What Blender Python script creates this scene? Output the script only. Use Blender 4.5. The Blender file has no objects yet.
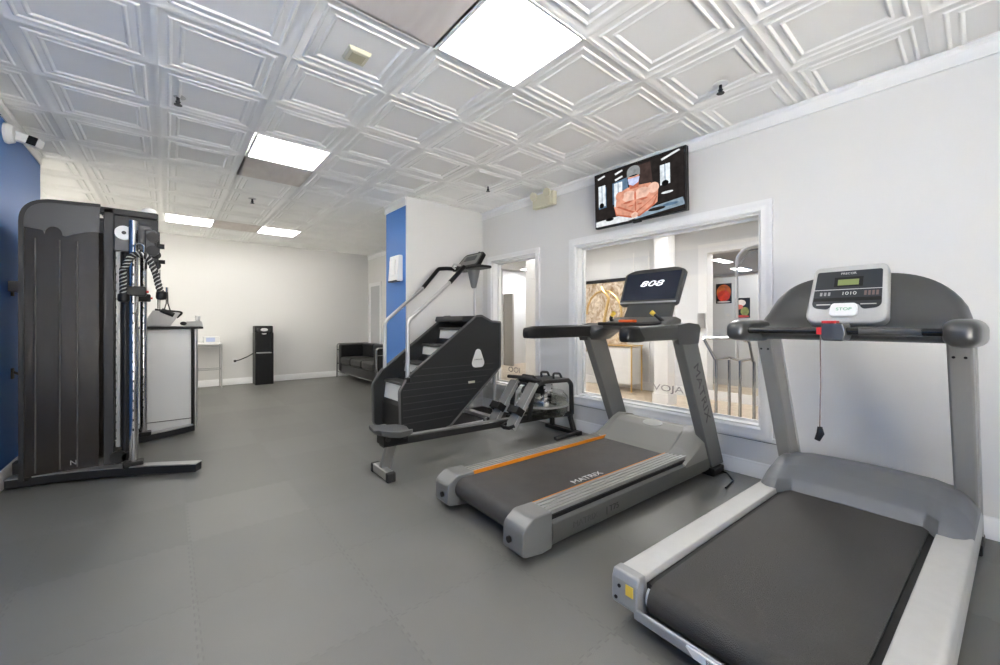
import bpy, bmesh, math, random
from mathutils import Vector, Matrix, Euler
random.seed(7)
S = bpy.context.scene
C = bpy.context.collection
PI = math.pi
R = math.radians

# ------------------------------------------------------------------ camera, world, exposure
YAW = 0.6932
cd = bpy.data.cameras.new('camera'); cam = bpy.data.objects.new('camera', cd); C.objects.link(cam)
cam.location = (0, 0, 1.185); cam.rotation_euler = (PI/2, 0, -YAW)
cd.sensor_width = 36.0; cd.lens = 14.4; cd.shift_y = -0.0095; cd.clip_start = 0.02
S.camera = cam
S.view_settings.view_transform = 'Standard'; S.view_settings.look = 'None'
S.view_settings.gamma = 1.0; S.view_settings.use_curve_mapping = False
S.view_settings.exposure = 3.2
W = bpy.data.worlds.new('daylight'); S.world = W; W.use_nodes = True
W.node_tree.nodes['Background'].inputs['Color'].default_value = (1.0, .955, .885, 1)
W.node_tree.nodes['Background'].inputs['Strength'].default_value = 0.65
LAMP = 2.5          # ceiling panel emission
HALL_LAMP = 6.0
sl = bpy.data.lights.new('sun', 'SUN'); sl.energy = 22; sl.angle = .01; sl.color = (1, .97, .93)     # falls on the paving outside, never straight into the room
so = bpy.data.objects.new('sun', sl); C.objects.link(so); so.rotation_euler = (R(-32), R(8), 0)

# ------------------------------------------------------------------ materials
def lin(h):
    h = h.lstrip('#'); v = [int(h[i:i+2], 16)/255 for i in (0, 2, 4)]
    return tuple(c/12.92 if c <= .04045 else ((c+.055)/1.055)**2.4 for c in v) + (1,)
def mat(name, col, rough=.5, metal=0., bump=0., bscale=200., var=0., vscale=6., emit=0., spec=.5, coat=0.):
    m = bpy.data.materials.new(name); m.use_nodes = True
    nt = m.node_tree; p = nt.nodes['Principled BSDF']
    c = lin(col) if isinstance(col, str) else tuple(col) + (1,)
    p.inputs['Base Color'].default_value = c
    p.inputs['Roughness'].default_value = rough; p.inputs['Metallic'].default_value = metal
    p.inputs['Specular IOR Level'].default_value = spec
    p.inputs['Coat Weight'].default_value = coat
    if emit:
        p.inputs['Emission Color'].default_value = c; p.inputs['Emission Strength'].default_value = emit
    tc = nt.nodes.new('ShaderNodeTexCoord')
    if var:
        n = nt.nodes.new('ShaderNodeTexNoise'); n.inputs['Scale'].default_value = vscale; n.inputs['Detail'].default_value = 4
        nt.links.new(tc.outputs['Object'], n.inputs['Vector'])
        r = nt.nodes.new('ShaderNodeMapRange'); r.inputs['From Min'].default_value = .3; r.inputs['From Max'].default_value = .7
        r.inputs['To Min'].default_value = 1-var; r.inputs['To Max'].default_value = 1+var
        nt.links.new(n.outputs['Fac'], r.inputs['Value'])
        x = nt.nodes.new('ShaderNodeMix'); x.data_type = 'RGBA'; x.blend_type = 'MULTIPLY'; x.inputs['Factor'].default_value = 1
        x.inputs['A'].default_value = c
        nt.links.new(r.outputs['Result'], x.inputs['B']); nt.links.new(x.outputs['Result'], p.inputs['Base Color'])
    if bump:
        n = nt.nodes.new('ShaderNodeTexNoise'); n.inputs['Scale'].default_value = bscale; n.inputs['Detail'].default_value = 3
        nt.links.new(tc.outputs['Object'], n.inputs['Vector'])
        b = nt.nodes.new('ShaderNodeBump'); b.inputs['Strength'].default_value = bump; b.inputs['Distance'].default_value = .004
        nt.links.new(n.outputs['Fac'], b.inputs['Height']); nt.links.new(b.outputs['Normal'], p.inputs['Normal'])
    return m
def nodes_math(nt, op, a, b=None):
    n = nt.nodes.new('ShaderNodeMath'); n.operation = op
    for i, v in enumerate((a, b)):
        if v is None: continue
        if isinstance(v, (int, float)): n.inputs[i].default_value = v
        else: nt.links.new(v, n.inputs[i])
    return n.outputs[0]
def glass_mat(name, tint=(1, 1, 1), refl=.04, clear=.95):
    m = bpy.data.materials.new(name); m.use_nodes = True; nt = m.node_tree; nt.nodes.clear()
    o = nt.nodes.new('ShaderNodeOutputMaterial'); t = nt.nodes.new('ShaderNodeBsdfTransparent'); g = nt.nodes.new('ShaderNodeBsdfGlossy')
    t.inputs['Color'].default_value = (*[c*clear for c in tint], 1); g.inputs['Roughness'].default_value = .01
    lw = nt.nodes.new('ShaderNodeLayerWeight'); lw.inputs['Blend'].default_value = .5
    pw = nodes_math(nt, 'ADD', nodes_math(nt, 'MULTIPLY', nodes_math(nt, 'POWER', lw.outputs['Facing'], 5.0), .9), refl)
    mx = nt.nodes.new('ShaderNodeMixShader')
    nt.links.new(pw, mx.inputs['Fac']); nt.links.new(t.outputs[0], mx.inputs[1]); nt.links.new(g.outputs[0], mx.inputs[2])
    nt.links.new(mx.outputs[0], o.inputs['Surface'])
    return m
M = {}
M['wall'] = mat('wall_paint', (.74, .733, .71), .55, bump=.05, bscale=90)
M['trim'] = mat('trim_paint', (.84, .84, .83), .4)
M['ceil'] = mat('ceiling_tile', (.93, .925, .895), .6)
M['blue'] = mat('blue_paint', '#4079c2', .5)
M['chrome'] = mat('chrome', (.50, .50, .50), .16, 1.)
M['steel'] = mat('brushed_steel', (.55, .55, .54), .32, 1.)
M['black'] = mat('black_plastic', (.008, .008, .0085), .42, spec=.3)
M['rubber'] = mat('black_rubber', (.018, .018, .018), .65, bump=.15, bscale=300)
M['leather'] = mat('black_leather', (.007, .007, .008), .36, bump=.25, bscale=140)
M['cushion'] = mat('worn_leather', (.018, .0175, .016), .38, bump=.25, bscale=120)
M['white_pl'] = mat('white_plastic', (.78, .78, .77), .35)
M['beige'] = mat('beige_plastic', '#d9d5bd', .45)
M['belt'] = mat('running_belt', (.048, .044, .041), .55, bump=.35, bscale=420, var=.13, vscale=9)
M['belt2'] = mat('coarse_belt', (.036, .033, .030), .45, bump=.8, bscale=330, var=.1, vscale=7)
M['tm_grey'] = mat('treadmill_grey', (.105, .105, .098), .4, .15)
M['tm_dark'] = mat('treadmill_dark', (.05, .051, .049), .42, spec=.4)
M['tm_mid'] = mat('treadmill_upright', (.15, .15, .143), .4, .1)
M['tm_light'] = mat('treadmill_cap', (.21, .21, .205), .36, .3)
M['hood1'] = mat('warm_grey_hood', (.215, .212, .195), .42)
M['ribs'] = mat('aluminium_ribs', (.36, .36, .345), .38, .5)
M['orange'] = mat('orange_strip', '#e08a1c', .4)
M['pre_silver'] = mat('pale_silver', (.46, .46, .445), .4, .05, var=.03, vscale=20)
M['pre_grey'] = mat('console_grey', (.085, .086, .085), .28, .35)
M['pre_blue'] = mat('blue_grey_hood', (.15, .157, .168), .42, .05)
M['pre_frame'] = mat('upright_silver', (.30, .295, .275), .4, .15)
M['screen'] = mat('console_screen', '#171c2b', .15, emit=.062)
M['panel_dark'] = mat('keypad_dark', '#23282f', .3)
M['lcd'] = mat('green_lcd', '#7d8a50', .4)
M['tm_faint'] = mat('faint_ink', (.075, .075, .07), .5)
M['grip_grey'] = mat('grip_grey', (.10, .10, .10), .25, .4)
M['cord_brown'] = mat('cord_brown', (.16, .11, .10), .6)
M['gloss_black'] = mat('gloss_black', (.01, .01, .01), .2)
M['cap_grey'] = mat('cap_grey', (.30, .305, .31), .4, .2)
M['seat_pad'] = mat('seat_pad', (.07, .07, .068), .55, bump=.15, bscale=250)
M['scale_grey'] = mat('scale_grey', (.30, .30, .29), .45, .3)
M['rib_grey'] = mat('rib_grey', (.09, .085, .08), .3)
M['digit'] = mat('lit_digit', '#f2f4fa', .4, emit=.125)
M['ink_white'] = mat('white_ink', (.62, .62, .62), .5)
M['ink_grey'] = mat('grey_ink', (.3, .3, .3), .5)
M['ink_dark'] = mat('dark_ink', (.03, .03, .03), .5)
M['ink_green'] = mat('green_ink', '#2aa36b', .5)
M['red'] = mat('red_plastic', '#c22a2c', .4)
M['tag_orange'] = mat('orange_tag', '#e8622a', .4)
M['yellow'] = mat('yellow_plastic', '#e3c24a', .4)
M['climb'] = mat('climber_shell', (.026, .027, .027), .45, spec=.35, bump=.05, bscale=60)
M['climb_edge'] = mat('climber_edge', (.05, .05, .05), .4)
M['climb_lip'] = mat('climber_lip', (.12, .12, .118), .35)  # paler than the shell, paints the highlight along the lip
M['riser'] = mat('step_riser', (.72, .72, .69), .45)
M['silver_rail'] = mat('silver_rail', (.55, .55, .54), .3, .6)
M['row_frame'] = mat('rower_frame', (.02, .02, .02), .4)
M['row_board'] = mat('foot_board', (.16, .16, .155), .42)
M['frame_dk'] = mat('frame_dark', (.018, .019, .021), .4, .1, spec=.4)
M['hdr'] = mat('header_grey', (.06, .062, .065), .38, .2)
M['sheer'] = None
M['weight'] = mat('weight_plate', (.05, .045, .042), .45)
M['rope1'] = mat('rope_black', (.014, .014, .014), .7)
M['rope2'] = mat('rope_pale', (.42, .42, .40), .7)
M['counter'] = mat('counter_white', (.74, .75, .75), .35)
M['sheet'] = mat('grey_sheet', (.42, .42, .42), .35)
M['mat'] = mat('dark_mat', (.016, .014, .013), .75, bump=.3, bscale=250)
M['gold'] = mat('brass', (.75, .52, .22), .3, .9)
M['door_grey'] = mat('grey_door', (.52, .53, .53), .5)
M['hall_wall'] = mat('hall_paint', (.72, .73, .74), .5)
M['hall_ceil'] = mat('hall_ceiling_paint', (.52, .52, .52), .6)
M['crack'] = mat('joint_dark', (.03, .03, .03), .9)
M['glass'] = glass_mat('window_glass')
M['tank'] = glass_mat('tank_plastic', (.93, .93, .90), clear=.93, refl=.10)
M['water'] = glass_mat('tank_water', (.88, .90, .86), clear=.93, refl=.08)
def emis(name, col, s):
    m = bpy.data.materials.new(name); m.use_nodes = True; nt = m.node_tree; nt.nodes.clear()
    o = nt.nodes.new('ShaderNodeOutputMaterial'); e = nt.nodes.new('ShaderNodeEmission')
    e.inputs['Color'].default_value = col; e.inputs['Strength'].default_value = s
    nt.links.new(e.outputs[0], o.inputs['Surface']); return m
M['lamp'] = emis('lamp_diffuser', (1, .97, .92, 1), LAMP)
M['hall_lamp'] = emis('hall_lamp_diffuser', (1, .99, .985, 1), HALL_LAMP)

def sheer():     # smoky see-through shroud panel
    m = bpy.data.materials.new('smoked_shroud'); m.use_nodes = True; nt = m.node_tree; p = nt.nodes['Principled BSDF']
    p.inputs['Base Color'].default_value = (.020, .016, .0135, 1); p.inputs['Roughness'].default_value = .25; p.inputs['Specular IOR Level'].default_value = .35
    p.inputs['Alpha'].default_value = .95
    tc = nt.nodes.new('ShaderNodeTexCoord'); v = nt.nodes.new('ShaderNodeTexVoronoi'); v.inputs['Scale'].default_value = 120
    b = nt.nodes.new('ShaderNodeBump'); b.inputs['Strength'].default_value = .2; b.inputs['Distance'].default_value = .002
    nt.links.new(tc.outputs['Object'], v.inputs['Vector']); nt.links.new(v.outputs['Distance'], b.inputs['Height'])
    nt.links.new(b.outputs['Normal'], p.inputs['Normal'])
    return m
M['sheer'] = sheer()

def floor_cover():
    m = bpy.data.materials.new('rubber_floor'); m.use_nodes = True; nt = m.node_tree; p = nt.nodes['Principled BSDF']
    L = nt.links.new; mm = lambda op, a, b=None: nodes_math(nt, op, a, b)
    tc = nt.nodes.new('ShaderNodeTexCoord'); sp = nt.nodes.new('ShaderNodeSeparateXYZ'); L(tc.outputs['Object'], sp.inputs[0])
    T = .61
    def seam(a, b, off):     # puzzle edge: the seam line weaves along its own run
        wv = mm('MULTIPLY', mm('SIGN', mm('SINE', mm('MULTIPLY', b, 2*PI/.052))), .007)
        u = mm('DIVIDE', mm('ADD', mm('SUBTRACT', a, off), wv), T)
        return u, mm('ABSOLUTE', mm('SUBTRACT', mm('SUBTRACT', u, mm('FLOOR', u)), .5))
    ux, dx = seam(sp.outputs['X'], sp.outputs['Y'], .09); uy, dy = seam(sp.outputs['Y'], sp.outputs['X'], .29)
    d = mm('MAXIMUM', dx, dy)
    line = mm('GREATER_THAN', d, .4955)
    wn = nt.nodes.new('ShaderNodeTexWhiteNoise'); wn.noise_dimensions = '2D'
    cx = nt.nodes.new('ShaderNodeCombineXYZ'); L(mm('FLOOR', ux), cx.inputs[0]); L(mm('FLOOR', uy), cx.inputs[1]); L(cx.outputs[0], wn.inputs['Vector'])
    n1 = nt.nodes.new('ShaderNodeTexNoise'); n1.inputs['Scale'].default_value = 1.6; n1.inputs['Detail'].default_value = 5; L(tc.outputs['Object'], n1.inputs['Vector'])
    n2 = nt.nodes.new('ShaderNodeTexNoise'); n2.inputs['Scale'].default_value = 260; L(tc.outputs['Object'], n2.inputs['Vector'])
    f = mm('ADD', mm('MULTIPLY', wn.outputs['Value'], .22), mm('MULTIPLY', n1.outputs['Fac'], .5))
    f = mm('ADD', f, mm('MULTIPLY', n2.outputs['Fac'], .12))
    f = mm('MULTIPLY', f, mm('SUBTRACT', 1.0, mm('MULTIPLY', line, .42)))
    mr = nt.nodes.new('ShaderNodeMapRange'); L(f, mr.inputs['Value'])
    mr.inputs['From Min'].default_value = .1; mr.inputs['From Max'].default_value = .7
    mr.inputs['To Min'].default_value = .085; mr.inputs['To Max'].default_value = .165; p.inputs['Specular IOR Level'].default_value = 1.0
    cc = nt.nodes.new('ShaderNodeCombineColor'); L(mr.outputs[0], cc.inputs[0]); L(mm('MULTIPLY', mr.outputs[0], .985), cc.inputs[1]); L(mm('MULTIPLY', mr.outputs[0], .90), cc.inputs[2])
    L(cc.outputs[0], p.inputs['Base Color'])
    r2 = nt.nodes.new('ShaderNodeMapRange'); L(n1.outputs['Fac'], r2.inputs['Value'])
    r2.inputs['To Min'].default_value = .36; r2.inputs['To Max'].default_value = .50; L(r2.outputs[0], p.inputs['Roughness'])
    bp = nt.nodes.new('ShaderNodeBump'); bp.inputs['Strength'].default_value = .25; bp.inputs['Distance'].default_value = .003
    L(mm('SUBTRACT', n2.outputs['Fac'], mm('MULTIPLY', line, 1.5)), bp.inputs['Height']); L(bp.outputs[0], p.inputs['Normal'])
    return m
def wood_mat(name, c1, c2, sc=(1, 12, 1), rough=.4, planks=0):
    m = bpy.data.materials.new(name); m.use_nodes = True; nt = m.node_tree; p = nt.nodes['Principled BSDF']; L = nt.links.new
    tc = nt.nodes.new('ShaderNodeTexCoord'); mp = nt.nodes.new('ShaderNodeMapping'); mp.inputs['Scale'].default_value = sc
    L(tc.outputs['Object'], mp.inputs['Vector'])
    n = nt.nodes.new('ShaderNodeTexNoise'); n.inputs['Scale'].default_value = 2; n.inputs['Detail'].default_value = 6; n.inputs['Distortion'].default_value = 1.2
    L(mp.outputs[0], n.inputs['Vector'])
    r = nt.nodes.new('ShaderNodeValToRGB'); r.color_ramp.elements[0].position = .3; r.color_ramp.elements[1].position = .7
    r.color_ramp.elements[0].color = lin(c1); r.color_ramp.elements[1].color = lin(c2)
    L(n.outputs['Fac'], r.inputs['Fac']); L(r.outputs[0], p.inputs['Base Color']); p.inputs['Roughness'].default_value = rough
    return m
M['floor'] = floor_cover()
M['stained'] = wood_mat('water_stained_panel', '#d6cdc6', '#e6dfd8', (3, 1, 1), .7)
M['hall_floor'] = wood_mat('hall_wood_floor', '#b39f84', '#d4c6b0', (6, 1, 1), .35)
M['art'] = wood_mat('gilded_art', '#8d6a3c', '#efe3d0', (2, 5, 4), .6)

# ------------------------------------------------------------------ mesh helpers
def rpoly(pts, r, n=5):
    """round the corners of a 2-D polygon; r is one radius or one per corner"""
    out = []; N = len(pts)
    for i, p in enumerate(pts):
        rr = r[i] if isinstance(r, (list, tuple)) else r
        p = Vector(p); a = Vector(pts[i-1]) - p; b = Vector(pts[(i+1) % N]) - p
        if rr <= 0 or a.length < 1e-6 or b.length < 1e-6: out.append(tuple(p)); continue
        ang = a.angle(b)
        if ang > PI-.02: out.append(tuple(p)); continue
        t = min(rr/math.tan(ang/2), a.length*.49, b.length*.49); rr = t*math.tan(ang/2)
        p0 = p + a.normalized()*t; p1 = p + b.normalized()*t
        c = p + (a.normalized()+b.normalized()).normalized()*(rr/math.sin(ang/2))
        a0 = math.atan2(p0.y-c.y, p0.x-c.x); a1 = math.atan2(p1.y-c.y, p1.x-c.x)
        d = (a1-a0+PI) % (2*PI) - PI
        for k in range(n+1): out.append((c.x+rr*math.cos(a0+d*k/n), c.y+rr*math.sin(a0+d*k/n)))
    return out
def bend(pts, r, n=5):
    """round the inner corners of a 3-D path"""
    pts = [Vector(p) for p in pts]; out = [pts[0]]
    for i in range(1, len(pts)-1):
        p = pts[i]; a = pts[i-1]-p; b = pts[i+1]-p; ang = a.angle(b)
        if ang > PI-.03: out.append(p); continue
        t = min(r/math.tan(ang/2), a.length*.48, b.length*.48)
        p0 = p+a.normalized()*t; p1 = p+b.normalized()*t
        for k in range(n+1):
            s = k/n; out.append(p0*(1-s)**2 + p*2*s*(1-s) + p1*s*s)
    return out + [pts[-1]]
class B:
    def __init__(s): s.bm = bmesh.new(); s.mi = 0
    def f(s, vs):
        try:
            f = s.bm.faces.new(vs); f.material_index = s.mi; return f
        except ValueError: return None
    def box(s, x0, x1, y0, y1, z0, z1, m=None):
        v = [Vector((x, y, z)) for z in (z0, z1) for y in (y0, y1) for x in (x0, x1)]
        if m: v = [m @ p for p in v]
        v = [s.bm.verts.new(p) for p in v]
        for q in ((0, 2, 3, 1), (4, 5, 7, 6), (0, 1, 5, 4), (2, 6, 7, 3), (0, 4, 6, 2), (1, 3, 7, 5)): s.f([v[i] for i in q])
        return s
    def loft(s, rings, caps=True, closed=False):
        rs = [[s.bm.verts.new(p) for p in r] for r in rings]; n = len(rs[0])
        seq = list(zip(rs, rs[1:])) + ([(rs[-1], rs[0])] if closed else [])
        for a, b in seq:
            for i in range(n): s.f([a[i], a[(i+1) % n], b[(i+1) % n], b[i]])
        if caps and not closed: s.f(rs[0][::-1]); s.f(rs[-1])
        return s
    def prism(s, pts, ax, a, b, m=None):
        fn = {'x': lambda p, t: (t, p[0], p[1]), 'y': lambda p, t: (p[0], t, p[1]), 'z': lambda p, t: (p[0], p[1], t)}[ax]
        rings = [[Vector(fn(p, t)) for p in pts] for t in (a, b)]
        if m: rings = [[m @ q for q in r] for r in rings]
        return s.loft(rings)
    def tube(s, pts, r, n=10, closed=False, w=None, up=None):
        """round tube, or a w x r rectangle when w is given (r vertical half, w horizontal half)"""
        pts = [Vector(p) for p in pts]; N = len(pts); rings = []; prev = None
        for i, p in enumerate(pts):
            if closed: t = (pts[(i+1) % N]-pts[i-1]).normalized()
            elif i == 0: t = (pts[1]-p).normalized()
            elif i == N-1: t = (p-pts[-2]).normalized()
            else: t = ((pts[i+1]-p).normalized()+(p-pts[i-1]).normalized()).normalized()
            if prev is None or up:
                u = Vector(up) if up else (Vector((0, 0, 1)) if abs(t.z) < .9 else Vector((1, 0, 0)))
            else: u = prev
            u = (u - t*u.dot(t)).normalized(); prev = u; v = t.cross(u)
            ri = r[i] if isinstance(r, (list, tuple)) else r
            if w is None: rings.append([p + (u*math.cos(2*PI*k/n)+v*math.sin(2*PI*k/n))*ri for k in range(n)])
            else:
                wi = w[i] if isinstance(w, (list, tuple)) else w
                rings.append([p+u*ri*a+v*wi*b for a, b in ((1, 1), (-1, 1), (-1, -1), (1, -1))])
        return s.loft(rings, closed=closed)
    def cyl(s, p0, p1, r0, r1=None, n=20):
        p0, p1 = Vector(p0), Vector(p1)
        t = (p1-p0).normalized(); u = Vector((0, 0, 1)) if abs(t.z) < .9 else Vector((1, 0, 0)); u = (u-t*u.dot(t)).normalized(); v = t.cross(u)
        r1 = r0 if r1 is None else r1
        return s.loft([[p+(u*math.cos(2*PI*k/n)+v*math.sin(2*PI*k/n))*r for k in range(n)] for p, r in ((p0, r0), (p1, r1))])
    def lathe(s, prof, c=(0, 0, 0), n=24, m=None):
        c = Vector(c); rings = []
        for r, z in prof: rings.append([(m @ Vector((r*math.cos(2*PI*k/n), r*math.sin(2*PI*k/n), z)) if m else Vector((r*math.cos(2*PI*k/n), r*math.sin(2*PI*k/n), z)))+c for k in range(n)])
        return s.loft(rings)
    def ball(s, c, r, n=14, m=None):
        rx, ry, rz = r if isinstance(r, (tuple, list)) else (r, r, r); c = Vector(c); rings = []
        for j in range(n+1):
            a = -PI/2+PI*j/n; a = max(-PI/2+.02, min(PI/2-.02, a))
            q = [Vector((rx*math.cos(a)*math.cos(2*PI*k/n), ry*math.cos(a)*math.sin(2*PI*k/n), rz*math.sin(a))) for k in range(n)]
            rings.append([(m @ p if m else p)+c for p in q])
        return s.loft(rings)
    def done(s, name, m, parent=None, bevel=0, seg=2, angle=35, loc=None, rot=None):
        bmesh.ops.recalc_face_normals(s.bm, faces=s.bm.faces[:])
        me = bpy.data.meshes.new(name); s.bm.to_mesh(me); s.bm.free()
        for mm_ in (m if isinstance(m, (list, tuple)) else [m]): me.materials.append(M[mm_] if isinstance(mm_, str) else mm_)
        me.polygons.foreach_set('use_smooth', [True]*len(me.polygons)); me.set_sharp_from_angle(angle=R(angle))
        o = bpy.data.objects.new(name, me); C.objects.link(o)
        if parent: o.parent = parent
        if loc: o.location = loc
        if rot: o.rotation_euler = rot
        if bevel:
            b = o.modifiers.new('bevel', 'BEVEL'); b.width = bevel; b.segments = seg; b.limit_method = 'ANGLE'; b.angle_limit = R(40)
            b.harden_normals = True
        return o
def tag(o, label=None, cat=None, group=None, kind=None):
    if label: o['label'] = label
    if cat: o['category'] = cat
    if group: o['group'] = group
    if kind: o['kind'] = kind
    return o
def thing(name, label, cat, loc=(0, 0, 0), rz=0, group=None):
    o = bpy.data.objects.new(name, None); C.objects.link(o); o.location = loc; o.rotation_euler = (0, 0, rz); o.empty_display_size = .1
    return tag(o, label, cat, group)
def struct(name, b, m, bevel=0):
    o = b.done(name, m, bevel=bevel); o['kind'] = 'structure'; return o
def letters(s, size, m, parent, org, right, up, name='lettering', ext=.0008, align='CENTER', shear=0, sx=1):
    cu = bpy.data.curves.new('letters', 'FONT'); cu.body = s; cu.size = size; cu.extrude = ext; cu.align_x = align; cu.align_y = 'CENTER'; cu.shear = shear
    t = bpy.data.objects.new('letters', cu); C.objects.link(t); bpy.context.view_layer.update()
    me = bpy.data.meshes.new_from_object(t.evaluated_get(bpy.context.evaluated_depsgraph_get()))
    bpy.data.objects.remove(t); me.name = name
    me.materials.clear(); me.materials.append(M[m])
    r = Vector(right).normalized(); u = Vector(up); u = (u-r*u.dot(r)).normalized(); n = r.cross(u)
    o = bpy.data.objects.new(name, me); C.objects.link(o); o.parent = parent
    o.matrix_local = Matrix(((r.x*sx, u.x, n.x, org[0]), (r.y*sx, u.y, n.y, org[1]), (r.z*sx, u.z, n.z, org[2]), (0, 0, 0, 1)))
    return o

# ------------------------------------------------------------------ setting: floor, walls, ceiling
XR, YF, XL, YB, ZC = 3.48, 9.2, -0.92, -2.2, 2.763
XFL, XFR = -4.6, 3.62            # the far part of the room is wider
struct('floor', B().box(XFL, XFR, YB, YF+.05, -.08, 0), 'floor')

def wall_x(b, x0, x1, y0, y1, z0, z1, holes):
    """wall slab along Y with rectangular holes (ya, yb, za, zb)"""
    ys = sorted({y0, y1, *[h[0] for h in holes], *[h[1] for h in holes]})
    for ya, yb in zip(ys, ys[1:]):
        hs = sorted([h for h in holes if h[0] <= ya+1e-6 and h[1] >= yb-1e-6], key=lambda h: h[2]); z = z0
        for h in hs:
            if h[2] > z: b.box(x0, x1, ya, yb, z, h[2])
            z = h[3]
        if z < z1: b.box(x0, x1, ya, yb, z, z1)
    return b
def wall_y(b, y0, y1, x0, x1, z0, z1, holes):
    xs = sorted({x0, x1, *[h[0] for h in holes], *[h[1] for h in holes]})
    for xa, xb in zip(xs, xs[1:]):
        hs = sorted([h for h in holes if h[0] <= xa+1e-6 and h[1] >= xb-1e-6], key=lambda h: h[2]); z = z0
        for h in hs:
            if h[2] > z: b.box(xa, xb, y0, y1, z, h[2])
            z = h[3]
        if z < z1: b.box(xa, xb, y0, y1, z, z1)
    return b
W1 = (1.08, 2.87, .385, 2.03)     # big interior window: opening
W2 = (3.50, 4.36, .36, 2.03)      # narrow interior window
struct('wall_right', wall_x(B(), XR, XR+.14, YB, 4.58, 0, 2.9, [W1, W2]), 'wall')
struct('wall_alcove', B().box(2.29, XFR+.12, 4.58, 5.19, 0, 2.9), 'wall')
struct('wall_far_right', B().box(XFR, XFR+.12, 5.19, YF, 0, 2.9), 'wall')
struct('wall_far', B().box(XFL-.1, XFR+.12, YF, YF+.12, 0, 2.9), 'wall')
struct('wall_left', B().box(XL-.14, XL, YB, 5.62, 0, 2.9), 'wall')
struct('wall_left_return', B().box(XFL, XL-.14, 5.48, 5.62, 0, 2.9), 'wall')
struct('wall_far_left', wall_x(B(), XFL-.12, XFL, 5.32, YF+.05, 0, 2.9, [(6.6, 8.3, .9, 2.4)]), 'wall')
struct('wall_behind', wall_y(B(), YB-.12, YB, XL-.14, XR+.14, 0, 2.9, [(XL+.15, 1.3, .25, 2.6)]), 'wall')
# painted blue areas are thin coats on the walls
struct('wall_left_blue', B().box(XL, XL+.004, YB, 5.62, 0, 2.66), 'blue')
struct('wall_alcove_blue', B().box(2.286, 2.29, 4.60, 5.175, 0, 2.655), 'blue')
struct('ground', B().box(-16, 14, -18, YB-.12, -.3, -.1).box(-16, XFL-.12, YB-.12, 14, -.3, -.1), mat('outdoor_paving', (.7, .69, .67), .8))  # unseen paving added to bounce sunlight up to the ceiling
# crown strips and skirting
def crown(name, axis, c, a, b, sgn, z0=2.655, z1=2.757, d=.022):
    prof = [(0, z0), (d*.6, z0), (d*.6, z0+.012), (d*.45, z0+.02), (d*.45, z1-.03), (d, z1-.015), (d, z1), (0, z1)]
    bb = B().prism([(c+sgn*p, z) for p, z in prof], 'y' if axis == 'y' else 'x', a, b)
    struct(name, bb, 'trim')
crown('trim_1', 'y', XR, YB, 4.58, -1); crown('trim_2', 'y', XL, YB, 5.62, 1, z0=2.66)
crown('trim_13', 'y', XFR, 5.19, YF, -1)
crown('trim_3', 'y', 2.286, 4.58, 5.19, -1, z0=2.655)
def skirting(name, axis, c, a, b, sgn, h=.12, d=.016):
    prof = [(0, 0), (d, 0), (d, h-.025), (d*.7, h-.018), (d*.7, h-.008), (d*.3, h), (0, h)]
    struct(name, B().prism([(c+sgn*p, z) for p, z in prof], axis, a, b), 'trim')
skirting('baseboard_right', 'y', XR, YB, 4.58, -1); skirting('baseboard_far', 'x', YF, XFL, XFR, -1)
skirting('baseboard_left', 'y', XL+.004, YB, 5.62, 1, h=.13); skirting('baseboard_alcove', 'x', 4.58, 2.29, XR, -1)
skirting('baseboard_far_right', 'y', XFR, 5.19, YF, -1)
# ledge that runs under both interior windows
struct('trim_4', B().prism([(XR, .285), (XR-.012, .285), (XR-.020, .30), (XR-.020, .318), (XR, .322)], 'y', .95, 4.56), 'trim')
struct('trim_5', B().box(XR-.0025, XR, .95, 4.56, .279, .2855), 'crack')

def casing(n, y0, y1, z0, z1, w, d=.022):
    """painted frame round an interior window, its deep reveal lining and its pane"""
    b = B()
    prof = [(0, 0), (d*.5, 0), (d, .012), (d*.75, .03), (d*.75, w-.03), (d*1.15, w-.016), (d*1.15, w), (0, w)]
    # mitred frame from four prisms (each piece is a run of the moulding profile)
    rings = []
    for cy, cz, sy, sz in ((y0, z0, -1, -1), (y1, z0, 1, -1), (y1, z1, 1, 1), (y0, z1, -1, 1)):
        rings.append([Vector((XR-p, cy+sy*q, cz+sz*q)) for p, q in prof])
    b.loft(rings, closed=True)
    struct('window_%d' % n, b, 'trim')
    b = B(); t = .014
    b.box(XR+.005, XR+.155, y0, y0+t, z0, z1); b.box(XR+.005, XR+.155, y1-t, y1, z0, z1)
    b.box(XR+.005, XR+.155, y0, y1, z0, z0+t); b.box(XR+.005, XR+.155, y0, y1, z1-t, z1)
    for ya, yb, za, zb in ((y0, y0+.04, z0, z1), (y1-.04, y1, z0, z1), (y0, y1, z0, z0+.035), (y0, y1, z1-.035, z1)):
        b.box(XR+.085, XR+.105, ya, yb, za, zb)
    struct('trim_%d' % (n+20), b, 'trim')
    g = struct('window_%d' % (n+2), B().box(XR+.092, XR+.098, y0+.035, y1-.035, z0+.03, z1-.03), 'glass')
    return g
g1 = casing(1, *W1, .085); g2 = casing(2, *W2, .075)
# grey lettering applied to the panes (seen from its back)
letters('VOJA', .085, 'ink_grey', g1, (XR+.0905, 1.86, .575), (0, -1, 0), (0, 0, 1), name='pane_lettering', ext=.0003, sx=1.5)
letters('OOI', .10, 'ink_grey', g2, (XR+.0905, 4.0, .555), (0, -1, 0), (0, 0, 1), name='pane_lettering', ext=.0003, sx=1.3)

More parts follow.
